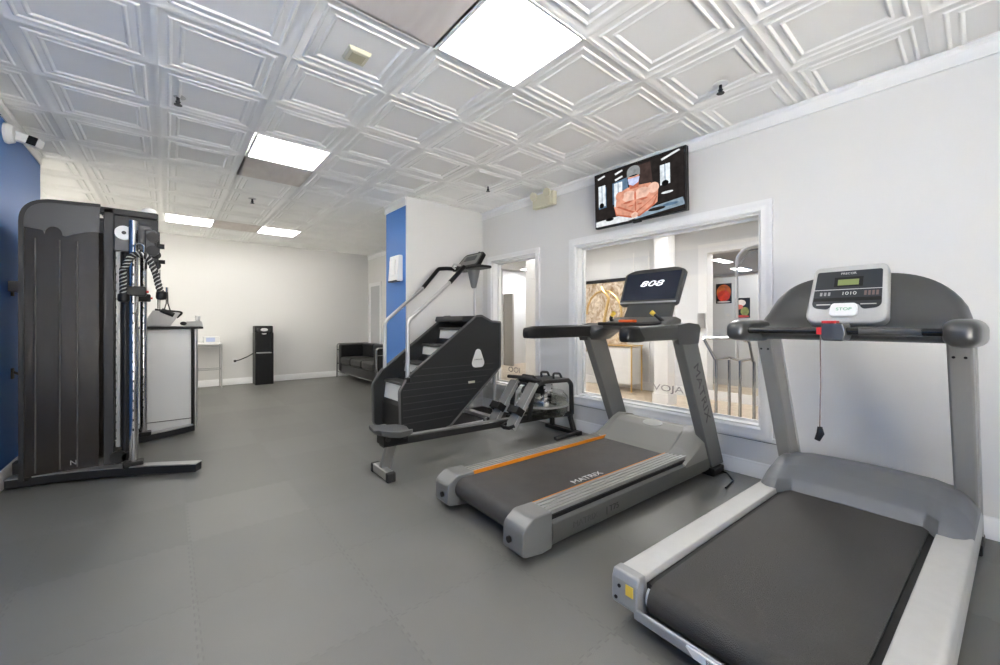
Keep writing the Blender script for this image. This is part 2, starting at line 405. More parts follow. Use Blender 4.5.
# coffered ceiling tiles on a 0.61 m grid
T = .6096; GX, GY = 1.775, 2.01
ceil_lights = [(1.18, 1.40), (.565, 3.84), (-.045, 7.50), (1.18, 7.50), (-.655, 1.40), (-.655, -1.04), (-2.48, 7.50), (-3.7, 6.28)]  # trailing entries are unseen lights added to brighten the room
stains = [(.565, 1.40), (.565, 4.45), (.565, 7.50)]
def near(a, lst): return any(abs(a[0]-p[0]) < .2 and abs(a[1]-p[1]) < .2 for p in lst)
b = B()
prof = [(.010, 0), (.018, .005), (.052, .005), (.059, -.001), (.066, -.001), (.075, .006), (.104, .006), (.111, .001), (.117, .001), (.128, .009), (.138, .009)]
tiles = []
for i in range(-11, 4):
    for j in range(-8, 13):
        x0, y0 = GX+i*T, GY+j*T
        if x0 > XFR or y0 > YF or y0+T < YB or x0+T < XFL: continue
        if y0+T < 5.3 and x0+T < XL-.05: continue
        if near((x0, y0), ceil_lights) or near((x0, y0), stains): continue
        if 4.62 < y0 < 4.9 and x0 > 2.35: continue
        tiles.append((x0, y0))
        prev = None
        dz = random.uniform(-.002, .002)
        for d, z in [(0, 0)]+prof:
            zz = ZC+z+(dz if d else 0)
            r = [b.bm.verts.new((x0+a, y0+c, zz)) for a, c in ((d, d), (T-d, d), (T-d, T-d), (d, T-d))]
            if prev:
                for k in range(4): b.f([prev[k], prev[(k+1) % 4], r[(k+1) % 4], r[k]])
            prev = r
        b.f(prev)
bmesh.ops.remove_doubles(b.bm, verts=b.bm.verts[:], dist=.0005)
b.box(XFL-.1, XFR+.12, YB-.1, YF+.1, ZC+.13, ZC+.18)
struct('ceiling', b, 'ceil')
def ceiling_light(x, y, label, seen=True):
    t = thing('ceiling_light', label, 'ceiling light', (x+T/2, y+T/2, ZC), 0, 'square ceiling panel lights')
    h = T/2
    fb = B(); rings = []
    for d, z in ((0, .002), (.004, -.004), (.020, -.004), (.024, .006), (.024, .02), (0, .02)):
        rings.append([Vector((sx*(h-d), sy*(h-d), z)) for sx, sy in ((-1, -1), (1, -1), (1, 1), (-1, 1))])
    fb.loft(rings, closed=True); fb.done('frame', 'trim', t)
    B().box(-h+.022, h-.022, -h+.022, h-.022, .006, .014).done('diffuser', 'lamp', t)
LL = ['bright square ceiling light above the two treadmills', 'lit square ceiling panel with a stained panel beyond it, mid room',
      'far lit ceiling panel above the counter side of the room', 'far lit ceiling panel in line with the black sofa']
for k, (x, y) in enumerate(ceil_lights):
    ceiling_light(x, y, LL[k] if k < 4 else 'square ceiling light behind the viewpoint, out of the photo')
SL = ['brown stained ceiling panel beside the brightest ceiling light', 'brown stained ceiling panel adjoining the mid room light', 'dull stained ceiling panel between the two far lights']
for k, (x, y) in enumerate(stains):
    pb = B(); h = T/2; rings = []
    for d, z in ((0, .0), (.012, 0), (.016, .007), (h-.01, .007), (h-.01, .02), (0, .02)):
        rings.append([Vector((sx*(h-d), sy*(h-d), z)) for sx, sy in ((-1, -1), (1, -1), (1, 1), (-1, 1))])
    pb.loft(rings); o = pb.done('ceiling_panel', 'stained', loc=(x+h, y+h, ZC)); tag(o, SL[k], 'ceiling panel', 'stained ceiling panels')

# unseen windows added to let in more daylight: frames and portals
def bars(name, b): struct(name, b, 'trim')
b = B(); x0, x1 = XL+.15, 1.3
for i in range(5):
    xx = x0+(x1-x0)*i/4; b.box(xx-.03, xx+.03, YB-.09, YB-.03, .25, 2.6)
b.box(x0, x1, YB-.09, YB-.03, .25, .31); b.box(x0, x1, YB-.09, YB-.03, 2.54, 2.6)
bars('window_5', b)
struct('window_6', B().box(x0, x1, YB-.065, YB-.059, .28, 2.57), 'glass')
b = B(); b.box(XFL-.09, XFL-.03, 6.6, 8.3, .9, .96); b.box(XFL-.09, XFL-.03, 6.6, 8.3, 2.34, 2.4)
for i in range(3): yy = 6.6+1.7*i/2; b.box(XFL-.09, XFL-.03, yy-.03, yy+.03, .9, 2.4)
bars('window_7', b)
struct('window_8', B().box(XFL-.065, XFL-.059, 6.6, 8.3, .93, 2.37), 'glass')
def portal(loc, rot, sx, sy):
    l = bpy.data.lights.new('sky_portal', 'AREA'); l.shape = 'RECTANGLE'; l.size = sx; l.size_y = sy; l.cycles.is_portal = True
    o = bpy.data.objects.new('sky_portal', l); C.objects.link(o); o.location = loc; o.rotation_euler = rot
portal((.265, YB-.115, 1.425), (-PI/2, 0, 0), 2.05, 2.33)
portal((XFL-.115, 7.45, 1.65), (0, -PI/2, 0), 1.5, 1.7)
# white door at the far right of the far room
b = B()
for ya, yb, za, zb in ((8.42, 8.50, 0, 2.02), (9.02, 9.10, 0, 2.02), (8.42, 9.10, 2.02, 2.10)): b.box(XFR-.02, XFR+.01, ya, yb, za, zb)
struct('trim_6', b, 'trim', bevel=.004)
b = B(); b.box(XFR-.006, XFR+.02, 8.5, 9.02, .01, 2.02)
for za, zb in ((.2, .9), (1.05, 1.85)): b.box(XFR-.012, XFR-.004, 8.58, 8.94, za, zb)
struct('door_1', b, 'door_grey', bevel=.004)

# ------------------------------------------------------------------ next room behind the interior windows
struct('floor_hall', B().box(XR+.14, 13.5, -1.5, 10.2, -.08, 0), 'hall_floor')
struct('ceiling_hall', B().box(XR+.14, 13.5, -1.5, 10.2, 2.70, 2.76), 'hall_ceil')
HX = 6.5
struct('wall_hall', wall_x(B(), HX, HX+.15, -1.5, 6.4, 0, 2.7, [(1.2, 2.75, 0, 2.3)]), 'hall_wall')
struct('wall_hall_end', wall_y(B(), 9.9, 10.05, XR+.14, 13.5, 0, 2.7, []), 'hall_wall')
struct('wall_hall_near', B().box(XR+.14, 13.5, -1.5, -1.35, 0, 2.7), 'hall_wall')
struct('wall_hall_deep', B().box(13.3, 13.5, -1.5, 10.05, 0, 2.7), 'hall_wall')
struct('wall_hall_back', B().box(HX+.15, 13.3, 6.25, 6.4, 0, 2.7), 'hall_wall')
struct('trim_7', B().box(HX-.02, HX, -1.5, 6.4, 0, .14), 'trim')
b = B()
for ya, yb, za, zb in ((1.10, 1.215, 0, 2.28), (2.735, 2.87, 0, 2.28), (1.1, 2.87, 2.28, 2.42)): b.box(HX-.03, HX+.18, ya, yb, za, zb)
struct('trim_8', b, 'trim')
def column(name, x, y, w):
    bb = B().box(x-w, x+w, y-w, y+w, 0, 2.7); bb.box(x-w-.02, x+w+.02, y-w-.02, y+w+.02, 0, .16); bb.box(x-w-.02, x+w+.02, y-w-.02, y+w+.02, 2.58, 2.7)
    struct(name, bb, 'trim', bevel=.005)
column('column_hall', 5.62, 2.98, .105); column('column_hall_side', 5.0, 5.02, .13)
b = B()
for k in range(3): b.box(HX-.012, HX, 3.42+.0+k*.30, 3.44+k*.30, .14, 2.45)
struct('trim_9', b, 'trim')
# grey partition with the two posters, further back
struct('partition_hall', B().box(8.2, 8.28, 1.2, 4.2, 0, 2.06), 'door_grey')
def poster(y, z, w, h, label, shapes, seed):
    t = thing('poster', label, 'poster', (8.195, y, z), 0, 'posters on the grey partition')
    B().box(-.004, 0, -w/2, w/2, -h/2, h/2).done('backing', 'black', t)
    random.seed(seed)
    for k, (cy, cz, ry, rz, m) in enumerate(shapes):
        bb = B(); n = 24
        ring = [(cy*w+ry*w*math.cos(2*PI*i/n), cz*h+rz*h*math.sin(2*PI*i/n)) for i in range(n)]
        bb.prism(ring, 'x', -.0046-.0004*k, -.004); bb.done('picture', m, t)
M['p_red'] = mat('print_red', '#c0392a', .5, var=.35, vscale=9); M['p_org'] = mat('print_orange', '#b5602a', .5, var=.4, vscale=11); M['p_grn'] = mat('print_green', '#7f8648', .5, var=.3, vscale=12)
M['p_pale'] = mat('print_pale', '#d5cfc8', .5); M['p_pink'] = mat('print_pink', '#c96a5c', .5)
poster(3.155, 1.75, .28, .38, 'dark framed poster with an orange and red image, the higher of the two', [(0, .05, .46, .40, 'p_org'), (0, -.12, .40, .28, 'p_red'), (0, -.42, .42, .04, 'p_pale')], 1)
poster(2.83, 1.465, .25, .37, 'dark poster with red, pale and green patches, the lower of the two', [(.1, .25, .32, .16, 'p_pale'), (-.15, -.18, .28, .22, 'p_grn'), (.2, .05, .25, .12, 'p_pink'), (0, -.42, .45, .06, 'p_red')], 2)
# next room ceiling lights; the square ones are unseen, added to brighten it
for x, y, sx, sy, lab in ((10.2, 3.96, .8, .22, 'long white strip light in the next room, nearer one'), (12.2, 4.25, .8, .3, 'long white strip light in the next room, farther one'),
                          (4.8, 2.2, .6, .6, 'square ceiling light in the next room above the chrome stand'), (4.9, 4.6, .6, .6, 'square ceiling light in the next room by the white columns'),
                          (7.8, 7.9, .6, .6, 'square ceiling light at the end of the next room'), (7.5, 2.0, .6, .6, 'square ceiling light over the grey partition')):
    t = thing('hall_ceiling_light', lab, 'ceiling light', (x, y, 2.70), 0, 'ceiling lights in the next room')
    bb = B(); rings = []
    for d, z in ((0, 0), (0, -.03), (.02, -.04), (.03, -.035), (.03, 0)): rings.append([Vector((a*(sx-d), c*(sy-d), z)) for a, c in ((-.5, -.5), (.5, -.5), (.5, .5), (-.5, .5))])
    bb.loft(rings, closed=True); bb.done('frame', 'trim', t)
    B().box(-sx/2+.025, sx/2-.025, -sy/2+.025, sy/2-.025, -.036, -.02).done('diffuser', 'hall_lamp', t)
# framed gilded artwork with a dark top rail on the hall wall, brass table below it
t = thing('framed_artwork', 'gold and cream artwork under a dark rail in the next room', 'artwork', (HX, 4.66, 1.46))
B().box(-.03, -.005, -.5, .5, -.85, .50).done('canvas', 'art', t)
bb = B()
for k in range(9):
    a = PI*k/8; bb.cyl((-.034, .4*math.cos(a), -.1+.45*math.sin(a)), (-.034, .4*math.cos(a+PI/8), -.1+.45*math.sin(a+PI/8)), .022, n=8)
bb.tube([(-.034, -.05, -.8), (-.034, .0, -.3), (-.034, -.12, .2), (-.034, .05, .42)], .03, 8)
bb.done('gilded_arch', 'gold', t)
B().box(-.05, 0, -.56, .56, .50, .56).done('top_rail', 'black', t, bevel=.004)
t = thing('side_table', 'slim brass legged table with white panels in the next room', 'table', (6.25, 4.10, 0))
B().box(-.18, .18, -.30, .30, .78, .80).done('table_top', 'gold', t, bevel=.003)
for sx in (-1, 1):
    for sy in (-1, 1): B().cyl((sx*.16, sy*.28, 0), (sx*.16, sy*.28, .79), .014, n=10).done('leg', 'gold', t)
B().box(-.15, .15, -.27, .27, .12, .76).done('side_panel', 'white_pl', t, bevel=.004)
# chrome stand of four posts with a bent top arm
t = thing('chrome_stand', 'polished chrome stand of four posts with a tall hooked pole', 'stand', (4.45, 1.62, 0))
for dx, dy in ((0, .17), (.05, .06), (0, -.06), (.05, -.17)): B().cyl((dx, dy, 0), (dx, dy, .80), .016, n=12).done('post', 'chrome', t)
B().tube(bend([(-.02, .17, .80), (-.02, .28, 1.0), (0, .30, 1.02), (.05, .02, 1.03), (.0, -.14, 1.0), (.02, -.17, .80)], .03), .015, 10).done('top_rail', 'chrome', t)
B().tube([(0, .17, .80), (.05, .06, .83), (0, -.06, .80), (.05, -.17, .83)], .013, 10).done('cross_bar', 'chrome', t)
B().tube(bend([(.06, -.01, .8), (.06, -.01, 1.86), (.08, -.08, 1.95), (.1, -.24, 1.97)], .1), .013, 10).done('tall_pole', 'white_pl', t)
B().tube(bend([(.06, -.01, 1.75), (.08, -.12, 1.92), (.1, -.24, 1.93)], .05), .01, 8).done('hook', 'chrome', t)
B().box(-.06, .11, -.20, .20, 0, .02).done('base_plate', 'steel', t, bevel=.004)
# pieces glimpsed through the narrow window
struct('door_2', B().box(7.30, 7.36, 8.25, 8.62, 0, 2.0), mat('taupe_door', (.30, .29, .27), .5))
struct('wall_hall_side', B().box(7.28, 13.3, 8.65, 8.77, 0, 2.7), 'hall_wall')
o = B().box(-.012, .0, -.04, .04, -.06, .06).done('switch_plate', 'red', None, bevel=.003, loc=(8.45, 8.645, 1.32), rot=(0, 0, PI/2)); tag(o, 'small red switch plate on the wall of the next room', 'switch')
o = B().prism(rpoly([(-.05, -.12), (.05, -.12), (.05, .12), (-.05, .12)], .015), 'x', -.05, 0).done('card_reader', 'steel', None, loc=(HX-.03, 2.81, 1.22)); tag(o, 'small grey card reader beside the doorway in the next room', 'card reader')

# ------------------------------------------------------------------ treadmill 1 : dark grey with a screen and orange strip
def rect_post(bb, c0, c1, dx0, dx1, y0, y1):
    """leaning box post: bottom centre c0=(x,z), top centre c1, depths along x"""
    bb.loft([[Vector((c[0]+sx*d/2, y, c[1])) for sx, y in ((-1, y0), (1, y0), (1, y1), (-1, y1))] for c, d in ((c0, dx0), (c1, dx1))])
def make_t1():
    t = thing('treadmill', 'dark grey treadmill with a tablet screen and an orange side strip', 'treadmill', (1.36, 1.84, 0), -.0314, 'treadmills facing the wall')
    B().box(.10, 1.95, -.36, .36, .045, .165).done('deck', 'black', t, bevel=.01)
    # belt: closed loop round a rear roller
    pr = [(1.58, .185), (1.58, .202)] + [(.085+.066*math.cos(a), .136+.066*math.sin(a)) for a in [PI/2+PI*k/10 for k in range(11)]] + [(1.0, .07), (1.0, .185)]
    B().prism(pr, 'y', -.272, .272).done('belt', 'belt', t)
    letters('MATRIX', .062, 'ink_white', t, (.70, -.215, .2032), (1, 0, 0), (0, 1, 0), sx=1.25)
    for s in (1, -1):
        y0, y1 = (.275, .43) if s > 0 else (-.43, -.275)
        # cap, rounded toward the rear
        cp = B(); side = rpoly([(-.035, .045), (.10, .025), (.17, .03), (.17, .218), (.04, .222), (-.03, .175)], [.03, .02, 0, .008, .05, .05])
        cp.prism(side, 'y', y0, y1+.004*s if s > 0 else y1)
        c = cp.done('end_cap', 'tm_light', t, bevel=.012, seg=3)
        B().cyl((-.033, (y0+y1)/2-.02*s, .105), (-.045, (y0+y1)/2-.02*s, .105), .016, n=16).done('axle_hole', 'black', c)
        B().cyl((.085, s*.268, .136), (.085, s*.29, .136), .05, n=24).done('roller_end', 'steel', t)
        # ribbed foot rail
        rb = B(); rb.box(.165, 1.60, s*.275 if s > 0 else -.405, .405 if s > 0 else -.275, .19, .2105)
        B().box(.165, 1.60, .36 if s > 0 else -.415, .415 if s > 0 else -.36, .15, .189).done('rail_gap', 'black', t)  # black strip paints the shade in the gap under the rail
        for k in range(4):
            yy = s*(.300+.028*k); rb.box(.165, 1.56, yy-.007, yy+.007, .21, .2155)
        rb.done('foot_rail', 'ribs', t)
        B().box(.165, 1.56, (.274 if s > 0 else -.278), (.282 if s > 0 else -.274), .19, (.2235 if s > 0 else .213)).done('orange_strip', 'orange', t)
        # side panel: curved skirt
        sp = [(s*.405, .03), (s*.428, .05), (s*.438, .10), (s*.434, .155), (s*.418, .168), (s*.39, .168), (s*.39, .03)]
        w = B().prism(sp, 'x', .168, 2.02).done('side_panel', 'tm_grey', t, bevel=.004)
        if s < 0:
            letters('MATRIX', .05, 'tm_faint', w, (.42, -.4385, .105), (1, 0, 0), (0, 0, 1), sx=1.15)
            letters('| T75', .05, 'ink_dark', w, (.66, -.4385, .105), (1, 0, 0), (0, 0, 1), sx=1.15)
        # upright post, leaning back
        up = B(); ya, yb = (.375, .448) if s > 0 else (-.448, -.375)
        rect_post(up, (2.00, .06), (1.55, 1.06), .205, .235, ya, yb)
        u = up.done('upright', 'tm_mid', t, bevel=.010, seg=3)
        if s < 0:
            v = Vector((.455, 0, -1.0)).normalized()
            letters('MATRIX', .105, 'ink_dark', u, (1.735, -.4485, .66), v, (v.z*-1, 0, v.x), sx=1.3)
        for k in range(2): B().cyl((1.585-.10, s*.41-.015+.03*k, 1.0), (1.578-.103, s*.41-.015+.03*k, 1.0), .006, n=8).done('bolt', 'black', u)
        f = B().box(1.88, 2.06, s*.47 if s < 0 else .36, s*.36 if s < 0 else .47, 0, .06).done('foot', 'black', t, bevel=.01)
    # motor hood: centre slope between two shoulders
    hp = rpoly([(1.50, .195), (1.545, .23), (1.70, .335), (1.79, .362), (1.90, .352), (2.03, .28), (2.04, .10), (1.52, .10)], [.0, .03, .10, .06, .08, .06, .02, 0])
    hood = B().prism(hp, 'y', -.30, .30).done('motor_hood', 'hood1', t, bevel=.012, seg=3)
    for s in (1, -1):
        hs = B()
        sp = rpoly([(1.50, .20), (1.60, .25), (1.75, .345), (1.83, .368), (1.92, .352), (2.02, .28), (2.03, .12), (1.60, .12)], [.01, .08, .1, .05, .06, .05, .02, 0])
        outer = [(x, .05+(z-.05)*.72) for x, z in sp]
        hs.loft([[Vector((x, s*.27, z+.004)) for x, z in sp], [Vector((x, s*.36, z)) for x, z in sp], [Vector((x, s*.435, z)) for x, z in outer]])
        hs.done('hood_shoulder', 'hood1', hood, angle=50)
    bd = B(); n = 28; c0 = Vector((1.755, -.03, .352)); ux, uy = Vector((.05, 0, .016)), Vector((0, .085, 0)); nn = Vector((-.35, 0, .94)).normalized()
    bd.loft([[c0+ux*math.cos(2*PI*k/n)*f+uy*math.sin(2*PI*k/n)*f+nn*h for k in range(n)] for f, h in ((1, -.004), (1, .004), (.8, .008))])
    bd.done('badge', 'ribs', hood)
    B().box(1.62, 1.66, .275, .295, .208, .214).done('clip', 'steel', t)
    # handrail body across the posts, with a dip in the middle
    rings = []
    for y in [-.45+.9*k/24 for k in range(25)]:
        a = abs(y)/.45; e = max(0, (a-.60)/.40)
        zt = 1.165+.010*e; zb = 1.125-.095*min(1, e*1.6); xr = 1.50-.13*e+.03*(1-a); xf = 1.80-.05*e-.04*a**3
        rings.append([Vector(p) for p in ((xr, y, (zt+zb)/2), (xr+.025, y, zt-.004), ((xr+xf)/2, y, zt+.012), (xf-.03, y, zt), (xf, y, zt-.03), (xf-.03, y, zb+.005), ((xr+xf)/2, y, zb), (xr+.03, y, zb+.004))])
    B().loft(rings).done('console_deck', 'tm_dark', t, angle=45)
    for s in (1, -1):
        ar = B(); rr = []; d_ = .09 if s < 0 else 0
        for x, hz, hy, zc in ((.72+d_, .020, .022, 1.105), (.735+d_, .040, .036, 1.108), (.80+d_, .048, .043, 1.112), (1.10, .050, .043, 1.116), (1.36, .052, .040, 1.118), (1.55, .056, .040, 1.115)):
            q = rpoly([(-hy, -hz), (hy, -hz), (hy, hz), (-hy, hz)], min(hy, hz)*.55, 4)
            rr.append([Vector((x, s*.408+p, zc+z)) for p, z in q])
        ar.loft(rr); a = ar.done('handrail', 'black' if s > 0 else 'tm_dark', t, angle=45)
        if s < 0:
            g = B(); rr = []
            for x, hz, hy, zc in ((.802, .020, .022, 1.105), (.818, .042, .038, 1.108), (.89, .050, .0445, 1.112), (.97, .0515, .0445, 1.114)):
                q = rpoly([(-hy, -hz), (hy, -hz), (hy, hz), (-hy, hz)], min(hy, hz)*.55, 4); rr.append([Vector((x-(.05 if z > 0 and x > .85 else 0), s*.408+p, zc+z)) for p, z in q])
            g.loft(rr).done('grip_tip', 'black', a, angle=45)
        # yellow tipped thumb lever
        lv = B().tube([(1.58, s*.24, 1.18), (1.53, s*.22, 1.225), (1.51, s*.19, 1.255)], [.018, .015, .012], 10).done('control_lever', 'black', t)
        B().tube([(1.51, s*.195, 1.248), (1.505, s*.17, 1.27)], [.016, .019], 10).done('lever_tip', 'yellow', lv)
    B().prism(rpoly([(1.47, 1.14), (1.72, 1.14), (1.74, 1.215), (1.66, 1.235), (1.49, 1.185)], .015), 'y', -.29, .27).done('console_tray', 'tm_mid', t, bevel=.01)
    B().tube(bend([(1.47, .30, 1.18), (1.43, .1, 1.175), (1.43, -.1, 1.175), (1.50, -.26, 1.185)], .1), .014, 8).done('front_handle', 'black', t)
    B().box(1.45, 1.50, -.05, .09, 1.19, 1.212).done('stop_tag', 'tag_orange', t, bevel=.006)
    # slanted neck and tablet
    B().prism([(1.63, 1.15), (1.70, 1.15), (1.79, 1.37), (1.76, 1.37)], 'y', -.22, .20).done('console_neck', 'tm_dark', t, bevel=.008)
    tm = Matrix.Translation((1.75, .02, 1.345)) @ Matrix.Rotation(R(24), 4, 'Y')
    fr = B(); fr.prism(rpoly([(-.267, -.01), (.267, -.01), (.28, .30), (.20, .335), (-.20, .335), (-.28, .30)], [.03, .03, .03, .2, .2, .03]), 'x', -.012, .035, tm)
    scr = fr.done('console', 'tm_dark', t, bevel=.008, seg=3)
    s2 = B().prism(rpoly([(-.246, .035), (.246, .035), (.253, .295), (-.253, .295)], .008), 'x', -.0135, -.011, tm).done('screen', 'screen', scr)
    B().prism([(-.26, .004), (.26, .004), (.26, .018), (-.26, .018)], 'x', -.0135, -.011, tm).done('bezel_strip', 'steel', scr)
    rt = tm.to_3x3() @ Vector((0, -1, 0)); u = tm.to_3x3() @ Vector((0, 0, 1)); p = tm @ Vector((-.0142, 0, .185))
    letters('808', .075, 'digit', s2, p, rt, u, sx=1.9, shear=.25, ext=.0004)
    B().tube(bend([(2.0, -.46, .02), (2.03, -.50, .012), (1.9, -.60, .01), (1.72, -.62, .01)], .08), .006, 8).done('power_cord', 'black', t)
    return t
make_t1()

# ------------------------------------------------------------------ treadmill 2 : pale silver with a lit keypad console
def make_t2():
    t = thing('treadmill', 'pale silver treadmill with a white framed keypad console and hanging cord', 'treadmill', (1.34, .505, 0), -.041, 'treadmills facing the wall')
    B().box(.10, 1.95, -.33, .33, .05, .15).done('deck', 'black', t, bevel=.01)
    pr = [(1.54, .16), (1.54, .205)] + [(.075+.062*math.cos(a), .142+.062*math.sin(a)) for a in [PI/2+PI*k/12 for k in range(13)]] + [(.9, .08), (.9, .16)]
    B().prism(pr, 'y', -.288, .288).done('belt', 'belt2', t)
    for s in (1, -1):
        a, c = (.312, .428) if s > 0 else (-.428, -.312)
        prof = rpoly([(s*.312, .06), (s*.428, .06), (s*.432, .17), (s*.424, .222), (s*.316, .224)], [0, .02, .02, .022, .006])
        rl = B().prism(prof, 'x', .035, 1.94).done('foot_rail', 'pre_silver', t, bevel=.003)
        cp = B(); q = rpoly([(-.012, .10), (.05, .05), (.05, .2245), (.0, .2245), (-.012, .195)], [.03, 0, 0, .015, .01])
        cp.prism(q, 'y', a, c); ec = cp.done('end_cap', 'cap_grey', t, bevel=.010, seg=3)
        for dy, dz in ((.02, .17), (.035, .12)): B().cyl((-.010, s*(.37)+dy, dz), (-.0155, s*.37+dy, dz), .007, n=10).done('screw', 'black', ec)
        B().box(-.0145, -.010, s*.345-.016, s*.345+.016, .15, .19).done('warning_label', 'yellow', ec)
        B().box(.05, 1.5, s*.300-.011 if s > 0 else -.311, .311 if s > 0 else -.289, .155, .197).done('belt_edge', 'black', t)
        B().cyl((.075, s*.286, .142), (.075, s*.306, .142), .045, n=20).done('roller_end', 'white_pl', t)
        up = B(); ya, yb = (.345, .425) if s > 0 else (-.425, -.345)
        rect_post(up, (1.93, .05), (1.455, 1.12), .15, .17, ya, yb)
        u = up.done('upright', 'pre_frame', t, bevel=.012, seg=3)
        sl = B(); rect_post(sl, (2.0, .05), (1.515, 1.12), .022, .022, (ya+yb)/2-.047, (ya+yb)/2+.047); sl.done('trim_strip', 'pre_silver', u, bevel=.006)
        for dy in (-.018, .018): B().cyl((1.40, (ya+yb)/2+dy, 1.03), (1.404, (ya+yb)/2+dy, 1.03), .006, n=8).done('bolt', 'black', u)
        B().box(1.84, 2.04, ya-.01, yb+.01, 0, .06).done('foot', 'black', t, bevel=.01)
        # rounded end of the handrail
        hb = B(); rr = []
        for x, r, dz in ((1.035, .012, .0), (1.04, .032, 0), (1.06, .047, 0), (1.11, .056, .002), (1.22, .060, .0), (1.38, .062, -.002), (1.50, .060, -.006)):
            q = rpoly([(-r*.95, -r), (r*.95, -r), (r*.95, r), (-r*.95, r)], r*.7, 5); rr.append([Vector((x, s*.41+p, 1.142+dz+z)) for p, z in q])
        hb.loft(rr).done('handrail_end', 'pre_grey', t, angle=60)
    # rear bar with badge
    rb = rpoly([(-.005, .072), (.045, .052), (.075, .06), (.075, .072), (.02, .092), (-.002, .118), (-.012, .112)], .01)
    bar = B().prism(rb, 'y', -.33, .33).done('rear_bar', 'cap_grey', t, bevel=.003)
    bm_ = Matrix.Translation((-.0125, 0, .096)) @ Matrix.Rotation(R(-8), 4, 'Y')
    bg = B().prism(rpoly([(-.13, -.016), (.10, -.016), (.13, .016), (-.10, .016)], .004), 'x', -.003, .003, bm_).done('badge', 'white_pl', bar)
    letters('PRECOR', .026, 'ink_grey', bg, (-.0165, -.005, .0965), (0, -1, 0), (-.14, 0, 1), sx=1.35)
    # motor hood: deep scoop between two raised ends
    def hp(y):
        a = abs(y)
        k = 0 if a < .27 else min(1, (a-.27)/.05)
        base = [(1.46, .19), (1.50, .25), (1.60, .31), (1.72, .345), (1.86, .335), (1.97, .25), (1.98, .08), (1.50, .08)]
        end = [(1.36, .21), (1.41, .26), (1.52, .315), (1.66, .35), (1.82, .335), (1.93, .27), (1.94, .10), (1.40, .10)]
        q = [(b0[0]*(1-k)+e0[0]*k, b0[1]*(1-k)+e0[1]*k) for b0, e0 in zip(base, end)]
        drop = 0 if a < .36 else ((a-.36)/.075)**2*.10
        return [Vector((x, y, z-drop*(1 if z > .2 else .3)+.02*(1-(a/.43)**2))) for x, z in rpoly(q, [.0, .05, .1, .12, .08, .05, 0, 0])]
    ys = [-.426, -.423, -.415, -.40, -.37, -.34, -.322, -.30, -.28, -.265, -.15, 0, .15, .265, .28, .30, .322, .34, .37, .40, .415, .423, .426]
    hb = B(); hb.loft([hp(y) for y in ys]); hb.done('motor_hood', 'pre_blue', t, angle=48)
    # arched console shell
    def top(y):
        a = min(1, abs(y)/.425); return 1.175+.275*(1-a**3.2)**.62
    rings = []
    for k in range(41):
        y = -.425+.85*k/40; zt = top(y); a = abs(y)/.425; e = a**4
        hgt = zt-1.16
        rings.append([Vector(p) for p in ((1.24+.06*e, y, 1.115), (1.225+.06*e, y, 1.135), (1.25+.05*e, y, 1.16), (1.38+.02*e, y, 1.165+.03*hgt), (1.42, y, 1.165+.22*hgt),
                     (1.47, y, 1.16+.60*hgt), (1.53, y, zt-.012), (1.545, y, zt), (1.565, y, zt-.012), (1.57, y, 1.16+.5*hgt), (1.56, y, 1.12), (1.50, y, 1.09), (1.30, y, 1.095))])
    B().loft(rings).done('console_shell', 'pre_grey', t, angle=50)
    # cross bar with pulse grips
    cb = B().tube([(1.11, -.40, 1.146), (1.11, .40, 1.146)], .017, 14).done('cross_bar', 'gloss_black', t)
    B().tube([(1.11, -.30, 1.146), (1.11, -.10, 1.146)], .0178, 14).done('pulse_grip', 'grip_grey', cb)
    # keypad console
    cm = Matrix.Translation((1.345, .002, 1.175)) @ Matrix.Rotation(R(24), 4, 'Y')
    fo = rpoly([(-.165, .0), (.165, .0), (.150, .335), (-.150, .335)], [.05, .05, .03, .03], 6)
    con = B().prism(fo, 'x', -.03, .05, cm).done('console', 'pre_silver', t, bevel=.012, seg=3)
    kp = B().prism(rpoly([(-.140, .085), (-.07, .075), (-.05, .105), (.05, .105), (.07, .075), (.140, .085), (.132, .30), (-.132, .30)], [.03, .02, .02, .02, .02, .03, .01, .01]), 'x', -.0325, -.03, cm).done('keypad', 'panel_dark', con)
    f3 = cm.to_3x3(); rt = f3 @ Vector((0, -1, 0)); u3 = f3 @ Vector((0, 0, 1))
    B().prism([(-.062, .205), (.055, .205), (.055, .262), (-.062, .262)], 'x', -.0333, -.032, cm).done('lcd_bezel', 'black', kp)
    B().prism([(-.045, .214), (.040, .214), (.040, .248), (-.045, .248)], 'x', -.0340, -.033, cm).done('lcd', 'lcd', kp)
    B().prism([(-.137, .188), (.137, .188), (.137, .191), (-.137, .191)], 'x', -.0333, -.032, cm).done('divider_line', 'ink_white', kp)
    B().prism([(-.137, .122), (.137, .122), (.134, .142), (-.134, .142)], 'x', -.0333, -.032, cm).done('reading_ledge', 'black', kp)
    letters('PRECOR', .017, 'ink_white', kp, cm @ Vector((-.0334, 0, .283)), rt, u3, ext=.0003)
    letters('1010', .026, 'ink_white', kp, cm @ Vector((-.0334, -.01, .165)), rt, u3, ext=.0003, sx=1.2)
    for y0 in (.105, .088, .071):
        B().prism([(y0-.005, .155), (y0+.005, .155), (y0+.005, .175), (y0-.005, .175)], 'x', -.0334, -.032, cm).done('key', 'ink_grey', kp)
    for y0 in (-.075, -.09, -.105, -.12):
        B().prism([(y0-.005, .152), (y0+.005, .152), (y0+.005, .178), (y0-.005, .178)], 'x', -.0334, -.032, cm).done('key', 'cord_brown', kp)
    for y0 in (.09, -.09): B().prism([(y0-.03, .10), (y0+.03, .10), (y0+.03, .105), (y0-.03, .105)], 'x', -.0334, -.032, cm).done('key', 'steel', kp)
    sp = B().prism(rpoly([(-.055, .03), (.060, .03), (.055, .105), (-.05, .105)], .018), 'x', -.048, -.03, cm).done('stop_pad', 'white_pl', con, bevel=.006)
